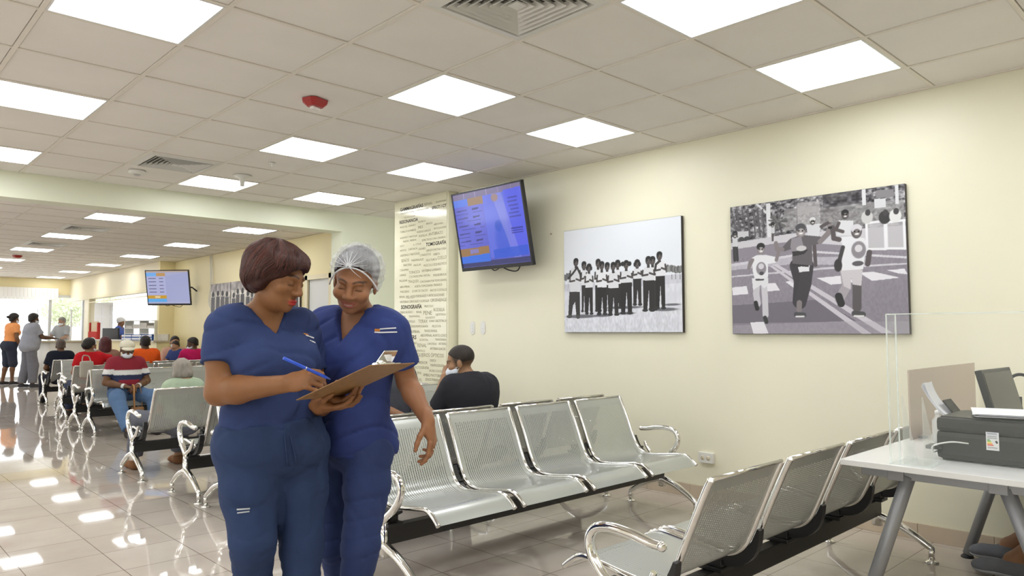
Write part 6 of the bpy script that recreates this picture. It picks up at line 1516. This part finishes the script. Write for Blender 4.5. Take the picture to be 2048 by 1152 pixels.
# two visitors standing at the reception desk
def lean_on(J, fw, rt, up):
    for s, q in (('R', 1), ('L', -1)): J['e'+s] = J['s'+s]-up*.24+fw*.14+rt*q*.04; J['w'+s] = J['e'+s]+fw*.22-up*.02
J = standing(3.50, 19.55, 78, .985, (.05, .12, 0), lean_on, .05, .07)
def big_hair(H): return [H.E((0, -.02, .045), (.098, .112, .098), .02), H.E((0, -.06, -.03), (.07, .06, .06), .03)], [(H.p(0, .064, .07), H.R@unit([0, .74, -.67])), (H.p(0, 0, -.08), -H.R[:, 2])]
person('person in grey polo and grey trousers leaning on the white reception desk', J, dict(tw=1.22, td=1.35, belly=1.3, waist=1.3, hips=1.1, leg=1.12, arm=1.1), SK4,
    [top('grey_polo', cloth((150, 152, 162), 'light_grey'), .024, .72, -.12, .014, 'crew', folds(111, .005), 1.2), trousers('trousers', cloth((112, 112, 120), 'mid_grey_trouser'), .010, .97, .015, 1.5, folds(112, .004), -.03), shoes(cloth((70, 70, 74), 'grey_shoe'))],
    both(hair_fn(big_hair, m_hblack, .009), face_mask), bs(J), h=.016, hh=.009, hands=(hnd(J, 'R', .4),))
J = standing(3.34, 20.9, 70, 1.0, (.0, .15, 0), None, .06, .05)
def cap_dark(root, H, base):
    hair_fn(big_hair, m_hblack, .009)(root, H, base); f = Field(*bounds([H.E((0, -.12, .02), (.08, .1, .06))], .02), .009); f.add(H.E((0, -.13, .02), (.045, .06, .035), .01)); V, Q = f.net(); qmesh('hair_knot', V, Q, m_hblack, root, base)
person('woman in an orange top and dark skirt standing behind the grey-polo visitor', J, dict(tw=1.05, td=1.1, bust=1., hips=1.1), SK1,
    [top('orange_top', cloth((226, 150, 92), 'light_orange'), .014, .6, -.02, .014, 'crew', folds(121, .004), 1.2), trousers('skirt', cloth((48, 52, 66), 'dark_skirt'), .02, .12, .015, 1.3), shoes(cloth((60, 56, 54), 'dark_shoe2'))],
    both(cap_dark, face_mask), bs(J), h=.016, hh=.009)
# clerk with hairnet behind the hatch, person behind the acrylic shield
J = standing(5.6, 20.55, 120, .95, (.1, .3, 0), lean_on, .04)
def net_plain(root, H, base):
    hair_fn(cap_hair, m_hblack, .009)(root, H, base); pr = [H.E((0, -.02, .046), (.102, .116, .096), .03)]; f = Field(*bounds(pr, .01), .009); f.add(pr[0]); f.plane(H.p(0, .06, .05), H.R@unit([0, .6, -.8])); V, Q = f.net(); qmesh('hairnet', V, Q, mat('gauze_plain', (.78, .78, .76), .9), root, base)
person('clerk in a white hairnet and blue scrubs working behind the paper rack', J, {}, SK2,
    [top('scrub_top', cloth((78, 98, 168), 'clerk_blue'), .015, .7, -.1, .016, 'v', folds(131, .004), 1.2), trousers('scrub_trousers', cloth((60, 74, 130), 'clerk_trouser'), .014, .97, .017), shoes(cloth((70, 70, 74), 'grey_shoe'))],
    net_plain, bs(J), h=.017, hh=.009)
J = standing(4.72, 22.3, 225, .97, (.3, .2, 0), lean_on)
person('receptionist in grey behind the acrylic shield, backlit by the glass', J, dict(tw=1.05), SK2,
    [top('grey_shirt', cloth((150, 152, 156), 'shirt_grey'), .015, .8, -.1, .017, 'crew', folds(141, .004), 1.2), trousers('trousers', cloth((60, 62, 74), 'trouser_c'), .014, .97, .017), shoes(cloth((40, 40, 42), 'black_shoe'))],
    both(hair_fn(short, strand_mat('ash', (112, 106, 100), .6), .009), face_mask), bs(J), h=.018, hh=.009)
# worker at the desk: mostly beyond the edge of the frame, legs under the desk
J = seated(4.52, .12, 0, 1.05, .05, (0, .2, 0), knee=.05, pelz=.50)
for s, q in (('R', 1), ('L', -1)):
    J['k'+s] = J['h'+s]+J['fw']*.42+J['rt']*q*.03; J['k'+s][2] = .50; J['a'+s] = J['k'+s]+J['fw']*(.40 if s == 'L' else .46)-J['rt']*(.02 if s == 'L' else .06); J['a'+s][2] = .10 if s == 'L' else .12
wk = person('worker in blue jeans and grey sneakers sitting at the desk', J, dict(leg=1.0), SK2,
    [top('shirt', cloth((90, 110, 150), 'worker_blue'), .014, .7, -.05, .016, 'crew', None, 1.15), trousers('jeans', cloth((54, 84, 140), 'blue_jean'), .016, .80, .011, 1.3, folds(151, .007, 24)), shoes(cloth((112, 114, 120), 'grey_sneaker'), cloth((170, 172, 176), 'pale_sole'), .006)],
    hair_fn(short, m_hblack, .009), bs(J), h=.014, hh=.009)
t = thing('office_chair', 'black office chair at the edge of the frame under the desk worker', 'chair', (4.52, .06, 0))
MB().box((-.24, -.22, .36), (.24, .24, .42), .03).build('seat', m_black, t); MB().box((-.22, -.30, .55), (.22, -.24, 1.0), .03).build('backrest', m_black, t); MB().tube([(0, 0, .1), (0, 0, .37)], .03, 10).build('gas_column', m_black, t); MB().tube([(0, -.2, .38), (0, -.28, .42), (0, -.28, .6)], .02, 8).build('back_bar', m_black, t)
for k in range(5):
    a = 2*PI*k/5+.3; l = MB().tube([(0, 0, .11), (.26*math.cos(a), .26*math.sin(a), .07)], .02, 8).build('leg', m_black, t); MB().lathe([(0, -.02), (.028, -.02), (.028, .02), (0, .02)], (.27*math.cos(a), .27*math.sin(a), .0285), 12, 'y').build('castor', m_black, l)
for me_ in [m_ for m_ in bpy.data.meshes if m_.users == 0]: bpy.data.meshes.remove(me_)
